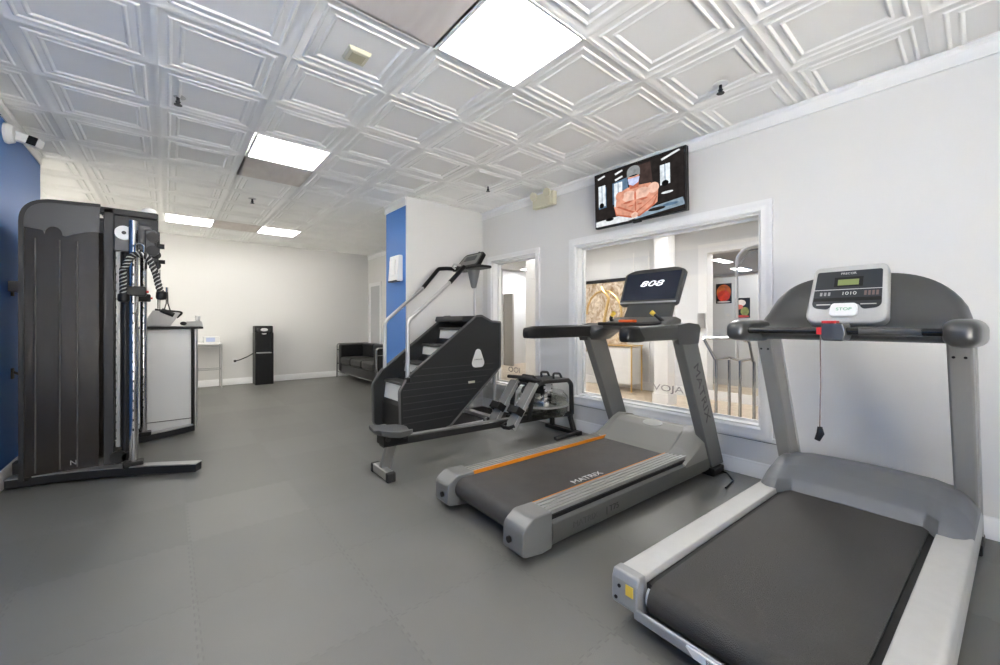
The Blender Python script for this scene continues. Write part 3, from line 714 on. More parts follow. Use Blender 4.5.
    letters('STOP', .022, 'ink_green', sp, cm @ Vector((-.0486, 0, .068)), rt, u3, ext=.0004, sx=1.2)
    # safety clip holder and cord
    ho = B().prism(rpoly([(-.05, 1.10), (.03, 1.10), (.04, 1.135), (.03, 1.185), (-.05, 1.185), (-.06, 1.135)], .012), 'x', 1.075, 1.20).done('clip_holder', 'pre_grey', t, bevel=.008)
    B().box(1.073, 1.13, -.025, .03, 1.184, 1.196).done('red_band', 'red', ho)
    B().box(1.073, 1.085, .03, .05, 1.13, 1.165).done('red_clip', 'red', ho)
    cord = B().tube([(1.08, .036, 1.14), (1.085, .036, .90), (1.08, .038, .68)], .0028, 6).done('safety_cord', 'cord_brown', t)
    B().tube([(1.08, .038, .685), (1.075, .034, .655), (1.07, .046, .62)], [.010, .016, .012], 8).done('cord_clip', 'black', cord)
    return t
make_t2()

# ------------------------------------------------------------------ stair climber
def make_climber():
    t = thing('stair_climber', 'dark stair climber with silver handrails and a triangular badge', 'stair climber', (1.76, 4.06, 0))
    out = [(.03, .03), (.50, .03), (.62, .06), (1.33, .655), (1.335, 1.20), (1.20, 1.205), (1.05, 1.27), (.97, 1.265), (.12, .645), (.02, .50)]
    rad = [.05, .08, .05, .06, .02, .03, .03, .03, .06, .09]
    for s in (-1, 1):
        y0, y1 = s*.30, s*.345
        p = B().prism(rpoly(out, rad), 'y', y0, y1).done('side_shell', 'climb', t, bevel=.008, seg=3)
        # raised lip that follows the stair line and the underside
        B().tube([(x, y1, z) for x, z in rpoly(out, rad, 3)], .012, 8, closed=True).done('edge_lip', 'climb_lip', p)
        for k in range(9):
            z = .16+.068*k; xr = min(1.30, .62+(z-.075)*.69/.585*1.0) - .07
            B().box(.06 if z < .55 else .06+(z-.55)*1.37, xr, y1-.002 if s > 0 else y1-.0015, y1+.0015 if s > 0 else y1+.002, z, z+.006).done('side_groove', 'climb_edge', p)
        if s < 0:
            tri = rpoly([(.885, .675), (1.105, .675), (.995, .955)], [.05, .05, .04], 5)
            bd = B().prism(tri, 'y', y1-.008, y1).done('badge', 'white_pl', p)
            letters('STAIRMASTER', .018, 'ink_dark', bd, (.995, y1-.0088, .765), (1, 0, 0), (0, 0, 1), ext=.0003)
            B().box(.86, .95, y1-.003, y1, .50, .525).done('sticker', 'beige', p)
        # handrail: post, diagonal, black grip
        if s < 0: path = [(.115, -.335, .60), (.115, -.335, 1.20), (.62, -.335, 1.63)]; gp = [(.62, -.335, 1.63), (.86, -.26, 1.83)]
        else: path = [(.165, .335, .56), (.165, .335, 1.20), (.66, .335, 1.62)]; gp = [(.66, .335, 1.62), (.88, .335, 1.87), (.98, .30, 1.88), (1.13, .12, 1.86)]
        B().tube(bend(path, .12), .021, 12).done('handrail', 'silver_rail', t)
        B().tube(bend(gp, .06), .025, 12).done('grip', 'black', t)
        B().cyl((path[0][0], path[0][1], .585), (path[0][0], path[0][1], .63), .032, n=14).done('post_collar', 'black', t)
    # revolving steps
    for k in range(4):
        x = .16+.24*k; z = .545+.195*k
        st = B().box(x-.02, x+.22, -.298, .298, z-.028, z).done('step', 'climb_edge', t, bevel=.006)
        B().prism([(x+.0, z-.03), (x+.03, z-.03), (x+.01, z-.20), (x-.02, z-.20)], 'y', -.295, .295).done('riser', 'riser', st)
    B().prism([(.12, .05), (.40, .05), (1.25, .68), (1.25, 1.1), (1.0, 1.1), (.30, .55), (.12, .30)], 'y', -.295, .295).done('inner_housing', 'black', t)
    B().prism(rpoly([(.80, 1.20), (1.0, 1.20), (1.31, 1.12), (1.32, 1.195), (1.20, 1.20), (1.05, 1.272), (.82, 1.265)], .015), 'y', -.30, .30).done('top_cover', 'climb', t, bevel=.008)
    for s in (-1, 1): B().cyl((1.29, s*.28, .0), (1.29, s*.28, .70), .024, n=14).done('rear_leg', 'silver_rail', t)
    fr = B(); fr.box(.5, 1.34, -.345, -.30, .0, .045); fr.box(.5, 1.34, .30, .345, 0, .045); fr.box(1.25, 1.34, -.345, .345, 0, .045); fr.done('base_frame', 'silver_rail', t, bevel=.005)
    # mast and console
    B().cyl((1.22, .02, 1.18), (1.22, .02, 1.70), .020, n=14).done('mast', 'silver_rail', t)
    B().lathe([(.02, 0), (.035, .02), (.075, .20), (.08, .23), (.02, .235)], (1.20, .02, 1.62)).done('mast_cone', 'tm_light', t)
    B().prism(rpoly([(-.31, -.10), (.31, -.10), (.31, .10), (-.31, .10)], .05), 'z', 0, .03, Matrix.Translation((1.15, .0, 1.845)) @ Matrix.Rotation(PI/2, 4, 'Z')).done('console_tray', 'black', t, bevel=.008)
    cm = Matrix.Translation((1.06, .0, 1.87)) @ Matrix.Rotation(R(38), 4, 'Y')
    c = B().prism(rpoly([(-.24, 0), (.24, 0), (.20, .24), (-.20, .24)], [.03, .03, .06, .06]), 'x', -.005, .045, cm).done('console', 'black', t, bevel=.008)
    B().prism(rpoly([(-.20, .03), (.20, .03), (.17, .21), (-.17, .21)], .03), 'x', -.009, -.004, cm).done('console_face', 'tm_light', c)
    B().prism(rpoly([(-.12, .10), (.12, .10), (.11, .18), (-.11, .18)], .01), 'x', -.011, -.008, cm).done('display', 'panel_dark', c)
    B().cyl(cm @ Vector((.045, 0, .22)), cm @ Vector((.05, 0, .30)), .02, n=10).done('console_hook', 'black', c)
    B().tube([(1.02, .16, 1.86), (.98, .17, 1.89), (.96, .10, 1.91), (1.0, .02, 1.89)], .012, 8).done('front_loop', 'silver_rail', t)
make_climber()
o = B().prism(rpoly([(-.50, -.40), (.55, -.40), (.55, .45), (-.50, .45)], .02), 'z', 0, .006).done('floor_mat', 'mat', loc=(2.88, 4.05, .0)); tag(o, 'dark mat lying under the stair climber', 'mat')  # thin dark sheet over the darker stretch of floor

# ------------------------------------------------------------------ water rower
def make_rower():
    t = thing('rowing_machine', 'black water rowing machine with slanted footboards and a clear tank', 'rowing machine', (1.22, 2.96, 0), -.01)
    # monorail
    rl = B().prism(rpoly([(-.045, -.03), (.045, -.03), (.045, .025), (.03, .03), (-.03, .03), (-.045, .025)], .006), 'x', .05, 2.0, Matrix.Translation((0, 0, .262)) @ Matrix.Rotation(R(1.5), 4, 'Y')).done('rail', 'row_frame', t)
    B().prism([(-.028, .03), (.028, .03), (.028, .033), (-.028, .033)], 'x', .05, 1.9, Matrix.Translation((0, 0, .262)) @ Matrix.Rotation(R(1.5), 4, 'Y')).done('rail_track', 'row_board', rl)
    # saddle with raised rear
    rr = []
    for x, hw, zc, th in ((-.015, .09, .375, .01), (.0, .12, .372, .028), (.06, .145, .36, .034), (.14, .15, .345, .034), (.22, .13, .342, .030), (.27, .09, .335, .024), (.285, .05, .33, .01)):
        q = [(-hw, zc+.012), (-hw*.6, zc+.004), (0, zc-.008), (hw*.6, zc+.004), (hw, zc+.012), (hw*.96, zc-th), (0, zc-th-.012), (-hw*.96, zc-th)]
        rr.append([Vector((x, a, z)) for a, z in q])
    st = B().loft(rr).done('seat', 'seat_pad', t, angle=60, bevel=.006)
    B().box(.04, .24, -.075, .075, .245, .325).done('seat_carriage', 'black', st, bevel=.008)
    for s in (-1, 1):
        for x in (.07, .21): B().cyl((x, s*.055, .30), (x, s*.082, .30), .022, n=14).done('roller', 'rubber', st)
    B().tube([(.13, 0, .24), (.07, 0, .055)], .035, w=.024, up=(1, 0, 0)).done('rear_leg', 'steel', t)
    ft = B().tube([(.06, -.13, .04), (.06, .13, .04)], .033, w=.030).done('rear_foot', 'steel', t, bevel=.01)
    for s in (-1, 1): B().tube([(.06, s*.125, .035), (.06, s*.165, .035)], .036, w=.034).done('foot_pad', 'rubber', ft, bevel=.008)
    # footboards
    for s in (-1, 1):
        m = Matrix.Translation((1.23, s*.135, .20)) @ Matrix.Rotation(R(-52), 4, 'Y')
        fb = B().prism(rpoly([(0, -.065), (.50, -.06), (.50, .06), (0, .065)], .02), 'z', -.012, .012, m).done('footboard', 'row_board', t, bevel=.004)
        B().prism([(.0, -.072), (.50, -.066), (.50, -.058), (0, -.064)], 'z', -.016, .022, m).done('board_edge', 'silver_rail', fb)
        hc = B()
        hc.tube([m @ Vector((.03, -.06, .015)), m @ Vector((-.01, -.05, .05)), m @ Vector((-.02, 0, .06)), m @ Vector((-.01, .05, .05)), m @ Vector((.03, .06, .015))], .018, 8)
        hc.done('heel_cup', 'black', fb)
        B().tube([m @ Vector((.17, -.075, .0)), m @ Vector((.17, -.06, .07)), m @ Vector((.17, .06, .07)), m @ Vector((.17, .075, .0))], .012, w=.035, up=(m.to_3x3() @ Vector((0, 0, 1)))).done('foot_strap', 'black', fb, bevel=.004)
    # tank with water
    tc = (1.80, 0, 0)
    tk = B().lathe([(.10, .235), (.235, .24), (.262, .27), (.268, .33), (.262, .34), (.262, .352), (.268, .362), (.262, .43), (.225, .475), (.08, .49)], tc, 32).done('tank', 'tank', t)
    B().lathe([(.09, .25), (.245, .252), (.255, .28), (.258, .395), (.05, .396)], tc, 32).done('water', 'water', tk)
    B().lathe([(.264, .338), (.274, .338), (.274, .354), (.264, .354)], tc, 32).done('tank_band', 'silver_rail', tk)
    pd = B(); pd.cyl((1.80, 0, .26), (1.80, 0, .46), .02, n=12)
    for k in range(4):
        a = k*PI/4; pd.box(-.2, .2, -.004, .004, .30, .38, Matrix.Translation((1.80, 0, 0)) @ Matrix.Rotation(a, 4, 'Z'))
    pd.done('paddle', 'row_frame', tk)
    # frame over the tank
    for s in (-1, 1):
        B().tube(bend([(1.48, s*.13, .24), (1.54, s*.15, .56), (1.66, s*.16, .60), (2.02, s*.16, .585), (2.07, s*.16, .54), (2.08, s*.16, .22)], .06), .019, w=.016).done('side_arm', 'row_frame', t, bevel=.003)
        B().tube([(1.35, s*.04, .255), (2.12, s*.13, .215)], .024, w=.018).done('lower_rail', 'row_frame', t, bevel=.003)
        lg = B(); lg.tube([(2.08, s*.13, .21), (2.12, s*.16, .02)], .022, w=.02, up=(1, 0, 0)); lg.done('front_leg', 'row_frame', t, bevel=.003)
    B().tube([(2.12, -.24, .022), (2.12, .24, .022)], .02, w=.035).done('front_foot', 'row_frame', t, bevel=.006)
    B().tube([(1.78, -.20, .022), (2.12, -.20, .022)], .016, w=.02).done('foot_runner', 'row_frame', t, bevel=.004)
    cv = B(); cv.box(1.62, 2.04, -.17, .17, .575, .605); cv.done('top_plate', 'row_frame', t, bevel=.01)
    B().cyl((1.78, -.10, .53), (1.78, .10, .53), .07, n=24).done('reel', 'row_frame', t)
    wh = B()
    for k in range(4): wh.box(-.062, .062, -.006, .006, -.012, .012, Matrix.Translation((1.78, -.108, .53)) @ Matrix.Rotation(k*PI/4, 4, 'Y'))
    wh.done('reel_spokes', 'white_pl', t)
    B().cyl((1.80, 0, .46), (1.80, 0, .58), .10, .085, n=24).done('hub_housing', 'row_frame', t)
    B().tube(bend([(1.88, -.09, .60), (1.87, -.09, .66), (1.97, -.09, .65), (2.0, -.09, .60)], .03), .013, 8).done('phone_holder', 'row_frame', t)
    B().tube(bend([(1.88, .09, .60), (1.87, .09, .66), (1.97, .09, .65), (2.0, .09, .60)], .03), .013, 8).done('phone_holder', 'row_frame', t)
    B().tube([(1.54, -.24, .625), (1.52, 0, .64), (1.54, .24, .625)], .018, 10).done('pull_handle', 'rubber', t)
    mm_ = Matrix.Translation((1.56, 0, .57)) @ Matrix.Rotation(R(35), 4, 'Y')
    mo = B().prism(rpoly([(-.10, 0), (.10, 0), (.09, .10), (-.09, .10)], .02), 'x', -.02, .03, mm_).done('monitor', 'black', t, bevel=.006)
    B().prism(rpoly([(-.075, .02), (.075, .02), (.07, .085), (-.07, .085)], .01), 'x', -.022, -.019, mm_).done('monitor_screen', 'panel_dark', mo)
    B().tube(bend([(1.48, -.15, .42), (1.52, -.06, .58), (1.54, .06, .58), (1.48, .15, .42)], .06), .014, 8).done('handle_rest', 'row_frame', t)
    B().cyl((1.58, -.03, .50), (1.58, .03, .50), .05, n=18).done('belt_wheel', 'rubber', t)
make_rower()

# ------------------------------------------------------------------ functional trainer (cable machine) against the blue wall
def make_cable():
    t = thing('cable_machine', 'tall black cable machine with smoked shroud and curved chrome feet', 'cable machine', (0, 0, 0))
    ZT = 2.09
    # curved feet
    for path in ([(-.88, 4.42, .045), (-.62, 4.38, .045), (-.35, 4.28, .045), (-.08, 4.14, .045), (.19, 3.97, .045)],
                 [(-.88, 5.20, .045), (-.55, 5.22, .045), (-.25, 5.27, .045), (-.02, 5.37, .045), (.21, 5.50, .045)]):
        f = B().tube(path, .032, w=.042, up=(0, 0, 1)).done('foot', 'frame_dk', t, bevel=.01)
        top = [(x, y, .079) for x, y, z in path]
        B().tube(top, .004, w=.040, up=(0, 0, 1)).done('foot_plate', 'steel', f)
    for yy, s in ((4.36, 1), (5.28, -1)):
        # shroud: two smoked side panels with rounded top corner and a scalloped header
        ya, yb = (yy, yy+.36) if s > 0 else (yy-.36, yy)
        oc = rpoly([(-.80, .055), (-.41, .055), (-.41, 1.94), (-.80, 1.94)], [.01, .01, 0, .0])
        sh = B(); face = ya
        sh.prism(oc, 'y', ya, ya+.006); sh.prism(oc, 'y', yb-.006, yb)
        s0 = sh.done('shroud', 'sheer', t)
        for rx in (-.735, -.615, -.525): B().cyl((rx, ya+.001, .10), (rx, ya+.001, 1.80), .0045, n=8).done('panel_rib', 'rib_grey', s0)  # pale strips paint the glossy vertical streaks on the shroud
        B().box(-.802, -.794, ya, yb, .055, 1.95).done('shroud_back', 'frame_dk', s0)
        # frame border
        pth = bend([(-.80, ya+.0, .06), (-.80, ya, ZT-.02), (-.40, ya, ZT)], .17, 10)
        B().tube(pth, .013, w=.013).done('border', 'frame_dk', t)
        # header plate with scallops
        arcs = [(-.79, 1.865), (-.66, 1.865)]
        hd = [(-.797, 1.875), (-.70, 1.862)]
        for k in range(0, 9): a = PI-PI*k/8; hd.append((-.645+.045*math.cos(a), 1.835+.06*math.sin(a)))
        hd += [(-.585, 1.83)]
        for k in range(1, 7): hd.append((-.585+.16*k/6*1.05, 1.83+.055*math.sin(PI/2*k/6)))
        hd += [(-.405, 1.885), (-.405, ZT-.012), (-.63, ZT-.012)]
        for k in range(7): a = PI/2+PI/2*k/6; hd.append((-.63+.168*math.cos(a), ZT-.180+.168*math.sin(a)))
        B().prism(hd, 'y', ya-.008, ya).done('header', 'hdr', t)
        # weight stack and guide rods behind the shroud
        for k in range(14): B().box(-.74, -.47, ya+.08, yb-.08, .25+.058*k, .25+.058*k+.053).done('weight_plate', 'weight', t, bevel=.004)
        for x in (-.68, -.53): B().cyl((x, (ya+yb)/2-.04, .1), (x, (ya+yb)/2-.04, 1.95), .013, n=10).done('guide_rod', 'chrome', t)
        # front frame post
        B().box(-.385, -.325, yy+(.0 if s > 0 else -.07), yy+(.07 if s > 0 else 0), .05, ZT-.005).done('frame_post', 'frame_dk', t, bevel=.006)
        # top beam
        B().box(-.42, -.06, yy+(.0 if s > 0 else -.07), yy+(.07 if s > 0 else 0), ZT-.05, ZT).done('top_beam', 'frame_dk', t, bevel=.008)
        # chrome adjuster column with a row of holes, on the foot
        cy = 4.22 if s > 0 else 5.28; cx = -.205 if s > 0 else -.185
        col = B().cyl((cx, cy, .08), (cx, cy, 1.98), .029, n=24).done('adjuster_column', 'chrome', t)
        for k in range(20): B().box(cx-.004, cx+.004, cy-.0298, cy-.025, .35+.075*k, .368+.075*k).done('pin_hole', 'black', col)
        B().box(cx-.06, cx+.06, cy-.05, cy+.05, .072, .115).done('column_foot', 'black', t, bevel=.01)
        # second, toothed column behind it
        c2 = B().box(-.315, -.292, yy+(.02 if s > 0 else -.06), yy+(.06 if s > 0 else -.02), .20, 1.86).done('scale_column', 'scale_grey', t)
        for k in range(24): B().box(-.3165, -.312, yy+(.019 if s > 0 else -.061), yy+(.03 if s > 0 else -.05), .26+.065*k, .28+.065*k).done('pin_hole', 'black', c2)
        B().cyl((-.262, yy+.04*s, .09), (-.262, yy+.04*s, 1.88), .021, n=14).done('dark_rod', 'frame_dk', t)
        # pulley housing at the top
        pl = B(); pl.box(-.325, -.215, yy-.03, yy+.0, 1.75, 1.90); pl.box(-.21, -.10, yy-.02, yy+.01, 1.78, 1.98); pl.done('pulley_bracket', 'hdr', t, bevel=.008)
        pw = B().cyl((-.265, yy-.05, 1.895), (-.265, yy-.025, 1.895), .055, n=24).done('pulley', 'white_pl', t)
        B().cyl((-.265, yy-.056, 1.895), (-.265, yy-.05, 1.895), .014, n=10).done('axle', 'black', pw)
        # swivel pulley on a carriage
        ca = B(); ca.box(-.14, -.07, cy-.03, cy+.03, 1.72, 1.92); ca.done('carriage', 'hdr', t, bevel=.012)
        B().box(-.33, -.06, yy+.035*s-.004, yy+.035*s+.004, ZT-.22, ZT-.05).done('gusset', 'frame_dk', t)
        for z in (1.755, 1.86): B().cyl((-.09, cy-.055, z), (-.09, cy-.030, z), .040, n=20).done('pulley', 'black', t)
        B().cyl((-.07, cy, 1.80), (-.02, cy, 1.80), .020, n=12).done('adjuster_knob', 'black', t)
        B().cyl((-.06, cy-.02, 1.30), (-.06, cy-.02, 1.72), .0035, n=6).done('cable', 'black', t)
        cr = B().box(-.27, -.13, cy-.045, cy+.045, 1.395, 1.47).done('slide_block', 'black', t, bevel=.01)
        B().cyl((-.13, cy-.02, 1.43), (-.115, cy-.02, 1.43), .010, n=12).done('release_knob', 'red', cr)
        lo = B(); lo.cyl((-.30, yy-.03, .13), (-.30, yy+.0, .13), .05, n=18); lo.cyl((-.24, yy-.03, .12), (-.24, yy, .12), .04, n=18); lo.done('lower_pulley', 'black', t)
    B().box(-.40, -.34, 4.40, 5.24, ZT-.06, ZT-.005).done('cross_beam', 'frame_dk', t, bevel=.006)
    B().box(-.80, -.74, 4.40, 5.24, .05, .10).done('base_beam', 'frame_dk', t, bevel=.006)
    B().ball((-.12, 4.40, 2.10), (.05, .04, .035)).done('top_pulley', 'white_pl', t)
    B().box(-.914, -.805, 4.62, 4.70, 1.42, 1.50).done('wall_bracket', 'frame_dk', t, bevel=.006)
    B().box(-.86, -.805, 4.44, 4.52, .09, .18).done('rear_block', 'frame_dk', t, bevel=.006)
    letters('N', .05, 'ink_grey', t, (-.545, 4.3585, .135), (1, 0, 0), (0, 0, 1))
    # tricep rope hangs on the machine but lifts off
    r = thing('tricep_rope', 'black and grey twisted rope handle hooked on the cable machine', 'rope attachment', (-.17, 4.12, 1.68))
    pts = bend([(-.085, 0, -.30), (-.088, 0, -.10), (-.04, 0, .03), (.05, 0, .03), (.095, 0, -.10), (.13, 0, -.27)], .08, 8)
    # twisted strands
    for q in range(2):
        for ph in (0, PI):
            fine = []; PP = [Vector(p) for p in pts]; L = 0
            for i in range(len(PP)-1):
                seg = (PP[i+1]-PP[i]); n = max(2, int(seg.length/.006))
                for k in range(n):
                    p = PP[i]+seg*k/n; L += seg.length/n; tt = seg.normalized(); nn = Vector((0, 1, 0)); bb_ = tt.cross(nn)
                    a = L*2*PI/.055+ph+q*PI/2; fine.append(p+(nn*math.cos(a)+bb_*math.sin(a))*.012)
            B().tube(fine, .0125 if q == 0 else .0095, 6).done('strand', 'rope1' if q == 0 else 'rope2', r)
    for p in ((-.085, 0, -.30), (.133, 0, -.275)):
        B().lathe([(.02, .03), (.034, .02), (.036, -.02), (.030, -.035), (.01, -.04)], p, 16).done('end_stop', 'black', r)
    B().tube(bend([(-.02, 0, .03), (-.02, 0, .11), (.03, 0, .11), (.03, 0, .03)], .03), .008, 8).done('snap_hook', 'chrome', r)
    h = thing('strap_handle', 'black strap handle hanging from the cable beside the counter', 'handle attachment', (-.005, 4.25, 1.475))
    B().tube([(0, 0, 0), (0, 0, -.04)], .008, 8).done('snap_hook', 'chrome', h)
    B().tube([(-.004, 0, -.04), (-.004, 0, -.13), (-.018, 0, -.19)], .004, w=.016, up=(1, 0, 0)).done('strap', 'rubber', h)
    B().tube([(.004, 0, -.04), (.006, 0, -.13), (.024, 0, -.20)], .004, w=.016, up=(1, 0, 0)).done('strap', 'rubber', h)
    B().tube([(-.035, -.0, -.185), (.045, .0, -.225)], .019, 12).done('grip', 'black', h)
    # hooks on the blue wall behind the machine
    for z, lab in ((1.43, 'upper black hook on the blue wall behind the cable machine'), (.80, 'lower black hook on the blue wall behind the cable machine')):
        k = thing('wall_hook', lab, 'hook', (XL+.004, 4.72, z), 0, 'hooks on the blue wall')
        B().box(0, .012, -.02, .02, -.04, .04).done('plate', 'black', k, bevel=.003)
        B().tube(bend([(.01, 0, .01), (.05, -.0, -.015), (.075, 0, .0), (.085, 0, .03)], .03), .009, 8).done('prong', 'black', k)
make_cable()

# ------------------------------------------------------------------ counter with things on it
t = thing('counter_cabinet', 'white counter cabinet with a black top and chrome corner post', 'counter', (0, 0, 0))
B().box(-.55, .205, 5.76, 6.40, .0, 1.115).done('body', 'counter', t, bevel=.004)
B().box(-.55, .205, 5.752, 5.762, .10, .106).done('kick_line', 'ink_dark', t)
B().box(-.60, .315, 5.70, 6.45, 1.118, 1.145).done('worktop', 'black', t, bevel=.006)
B().box(.206, .222, 5.75, 5.80, 0, 1.118).done('edge_strip', 'black', t)
B().cyl((.245, 5.79, 0), (.245, 5.79, 1.118), .022, n=16).done('corner_post', 'steel', t)
t = thing('document_holder', 'grey sloping holder with a black bar handle standing on the counter', 'holder', (-.06, 5.98, 1.145))
B().prism([(-.16, 0), (.08, 0), (.17, .15), (-.07, .18)], 'y', -.10, -.07).done('panel', 'sheet', t, bevel=.004)
B().prism([(-.16, 0), (.08, 0), (.08, .012), (-.16, .012)], 'y', -.10, .15).done('base', 'sheet', t)
B().tube(bend([(-.05, -.085, .19), (.20, -.085, .165), (.14, -.085, .10)], .02), .011, 8).done('bar_handle', 'black', t)
t = thing('flat_tray', 'low grey tray lying at the counter end with a black clip', 'tray', (.235, 5.80, 1.145))
B().prism(rpoly([(-.10, .003), (.08, .003), (.065, .06), (-.07, .06)], .008), 'y', -.08, .14).done('body', 'sheet', t, bevel=.003)
B().ball((-.10, -.09, .035), (.03, .018, .022)).done('clip', 'black', t)
t = thing('paper_cup', 'small white cup standing on the grey tray', 'cup', (.27, 5.85, 1.206))
B().lathe([(.02, 0), (.026, .06), (.024, .06), (.018, .004)], (0, 0, 0), 18).done('body', 'white_pl', t)
B().lathe([(.0265, .056), (.028, .06), (.0265, .064)], (0, 0, 0), 18).done('rim', 'white_pl', t)

# ------------------------------------------------------------------ far end: shelf table, water cooler, sofa
t = thing('wire_table', 'slim chrome framed table against the far white wall', 'table', (.43, 9.0, 0))
B().box(-.30, .34, -.17, .17, .80, .825).done('table_top', 'white_pl', t, bevel=.004)
for sx in (-.28, .325):
    for sy in (-.155, .155): B().cyl((sx, sy, 0), (sx, sy, .80), .012, n=10).done('leg', 'steel', t)
for z in (.345,): B().tube([(-.28, -.155, z), (.325, -.155, z), (.325, .155, z), (-.28, .155, z)], .008, 8, closed=True).done('lower_rail', 'steel', t)
B().tube([(-.28, -.155, .77), (.325, -.155, .77), (.325, .155, .77), (-.28, .155, .77)], .008, 8, closed=True).done('upper_rail', 'steel', t)
t = thing('tissue_box', 'pale box with a blue patch on the chrome framed table', 'box', (.60, 8.96, .825))
B().box(-.11, .13, -.06, .06, 0, .115).done('body', 'white_pl', t, bevel=.004)
M['lilac'] = mat('pale_blue_print', '#b9c4e2', .5)
B().box(-.07, .06, -.0615, -.06, .02, .095).done('print', 'lilac', t)
t = thing('water_cooler', 'black freestanding water cooler by the far white wall', 'water cooler', (1.435, 8.98, 0))
B().prism(rpoly([(-.155, .0), (.155, .0), (.155, .60), (-.155, .60)], .01), 'y', -.16, .16).done('lower_body', 'black', t, bevel=.012)
B().prism(rpoly([(-.155, .0), (.155, 0), (.155, .14), (-.155, .14)], .0), 'y', -.11, .16, Matrix.Translation((0, 0, .99))).done('head', 'black', t, bevel=.02, seg=3)
for s in (-1, 1): B().box(s*.155-.02*(s > 0), s*.155+.02*(s < 0), -.15, .16, .60, 1.0).done('side_cheek', 'black', t, bevel=.006)
B().box(-.135, .135, .02, .16, .60, 1.0).done('back_panel', 'frame_dk', t)
B().box(-.12, .12, -.155, .02, .60, .615).done('drip_tray', 'steel', t, bevel=.004)
fp = B(); fp.prism(rpoly([(-.10, 1.0), (.10, 1.0), (.12, 1.09), (-.12, 1.09)], .02), 'y', -.125, -.11); fp.done('tap_panel', 'frame_dk', t)
B().prism([(.062*math.cos(a), 1.055+.03*math.sin(a)) for a in [2*PI*k/20 for k in range(20)]], 'y', -.128, -.124).done('logo', 'ink_white', t)
B().prism([(.04*math.cos(a), .985+.02*math.sin(a)) for a in [PI+PI*k/12 for k in range(13)]], 'y', -.135, -.11).done('tap', 'white_pl', t)
for x in (-.06, 0, .06): B().cyl((x, -.09, .965), (x, -.09, 1.0), .012, n=10).done('spout', 'black', t)
for sx in (-1, 1): B().cyl((sx*.12, -.12, 0), (sx*.12, -.12, .02), .02, n=10).done('foot', 'rubber', t)
B().tube(bend([(-.15, .05, .60), (-.25, .12, .53), (-.36, .17, .475), (-.43, .195, .455)], .1), .010, 8).done('power_cord', 'frame_dk', t)
B().box(-.46, -.42, .16, .20, .435, .475).done('plug', 'black', t, bevel=.006)
o = B().prism(rpoly([(-.04, -.06), (.04, -.06), (.04, .06), (-.04, .06)], .008), 'y', -.006, 0).done('wall_outlet', 'white_pl', loc=(.99, YF, .455)); tag(o, 'white outlet on the far wall where the cooler is plugged in', 'outlet')

t = thing('sofa', 'black leather tube framed sofa against the far right wall', 'sofa', (0, 0, 0))
x0, x1, y0, y1 = 2.86, 3.58, 6.86, 9.02
B().box(x0+.03, x1-.02, y0+.05, y1-.05, .12, .30).done('base', 'cushion', t, bevel=.02, seg=3)
n = 3; w = (y1-y0-.36)/n
for k in range(n):
    ya = y0+.18+k*w; B().box(x0, x1-.20, ya+.008, ya+w-.008, .30, .46).done('seat_cushion', 'cushion', t, bevel=.045, seg=4)
    B().box(x1-.24, x1-.04, ya+.006, ya+w-.006, .40, .74).done('back_cushion', 'leather', t, bevel=.04, seg=4)
for ya, yb in ((y0+.03, y0+.18), (y1-.18, y1-.03)): B().box(x0+.01, x1-.03, ya, yb, .14, .72).done('armrest', 'leather', t, bevel=.035, seg=4)
for yy in (y0, y1):
    fr = B()
    fr.tube(bend([(x0-.01, yy, 0), (x0-.01, yy, .73), (x1-.02, yy, .73), (x1-.02, yy, 0)], .05), .016, 10)
    fr.tube([(x0-.01, yy, .60), (x1-.02, yy, .60)], .010, 8); fr.tube([(x0-.01, yy, .30), (x1-.02, yy, .30)], .010, 8)
    fr.done('tube_frame', 'chrome', t)
B().tube([(x0-.01, y0, .13), (x0-.01, y1, .13)], .012, 8).done('front_rail', 'chrome', t)

# ------------------------------------------------------------------ television on the right wall
t = thing('television', 'black wall television showing a shirtless man in a gym', 'television', (3.36, 2.05, 2.41))
tm = Matrix.Rotation(R(-2), 4, 'Y')
tv = B().box(-.012, .035, -.468, .468, -.272, .272, tm).done('casing', 'black', t, bevel=.005)
B().box(.03, .118, -.20, .20, -.12, .12).done('wall_mount', 'frame_dk', t, bevel=.005)
def E_(name, col, s=.115):
    m = M[name] = emis(name, lin(col), s); nt = m.node_tree; e = [n for n in nt.nodes if n.type == 'EMISSION'][0]
    tc = nt.nodes.new('ShaderNodeTexCoord'); n = nt.nodes.new('ShaderNodeTexNoise'); n.inputs['Scale'].default_value = 22; n.inputs['Detail'].default_value = 5
    nt.links.new(tc.outputs['Object'], n.inputs['Vector'])
    nt.links.new(nodes_math(nt, 'MULTIPLY', nodes_math(nt, 'ADD', nodes_math(nt, 'MULTIPLY', n.outputs['Fac'], 1.3), .35), s), e.inputs['Strength'])
for nm, col in (('tv_bg', '#2b2726'), ('tv_win', '#e8f0f6'), ('tv_blue', '#5f7890'), ('tv_wall', '#473a37'), ('tv_skin', '#dd9c83'), ('tv_skin2', '#bf6f58'), ('tv_skin3', '#eec2ae'), ('tv_cap', '#8f9293'), ('tv_mask', '#c7cff0'), ('tv_bench', '#8ea0ae'), ('tv_white', '#e9ecee'), ('tv_black', '#141414')): E_(nm, col)
pic = ['tv_bg', 'tv_win', 'tv_blue', 'tv_wall', 'tv_skin', 'tv_skin2', 'tv_skin3', 'tv_cap', 'tv_mask', 'tv_bench', 'tv_white', 'tv_black']
sc = B(); lay = [0]
def tri(u, v): return tm @ Vector((-.0125-.00012*lay[0], .455-.91*u, .258-.515*v))     # u to the right, v downwards, 0..1
def shp(mi, pts):
    lay[0] += 1; sc.mi = pic.index(mi); vs = [sc.bm.verts.new(tri(*p)) for p in pts]; sc.f(vs)
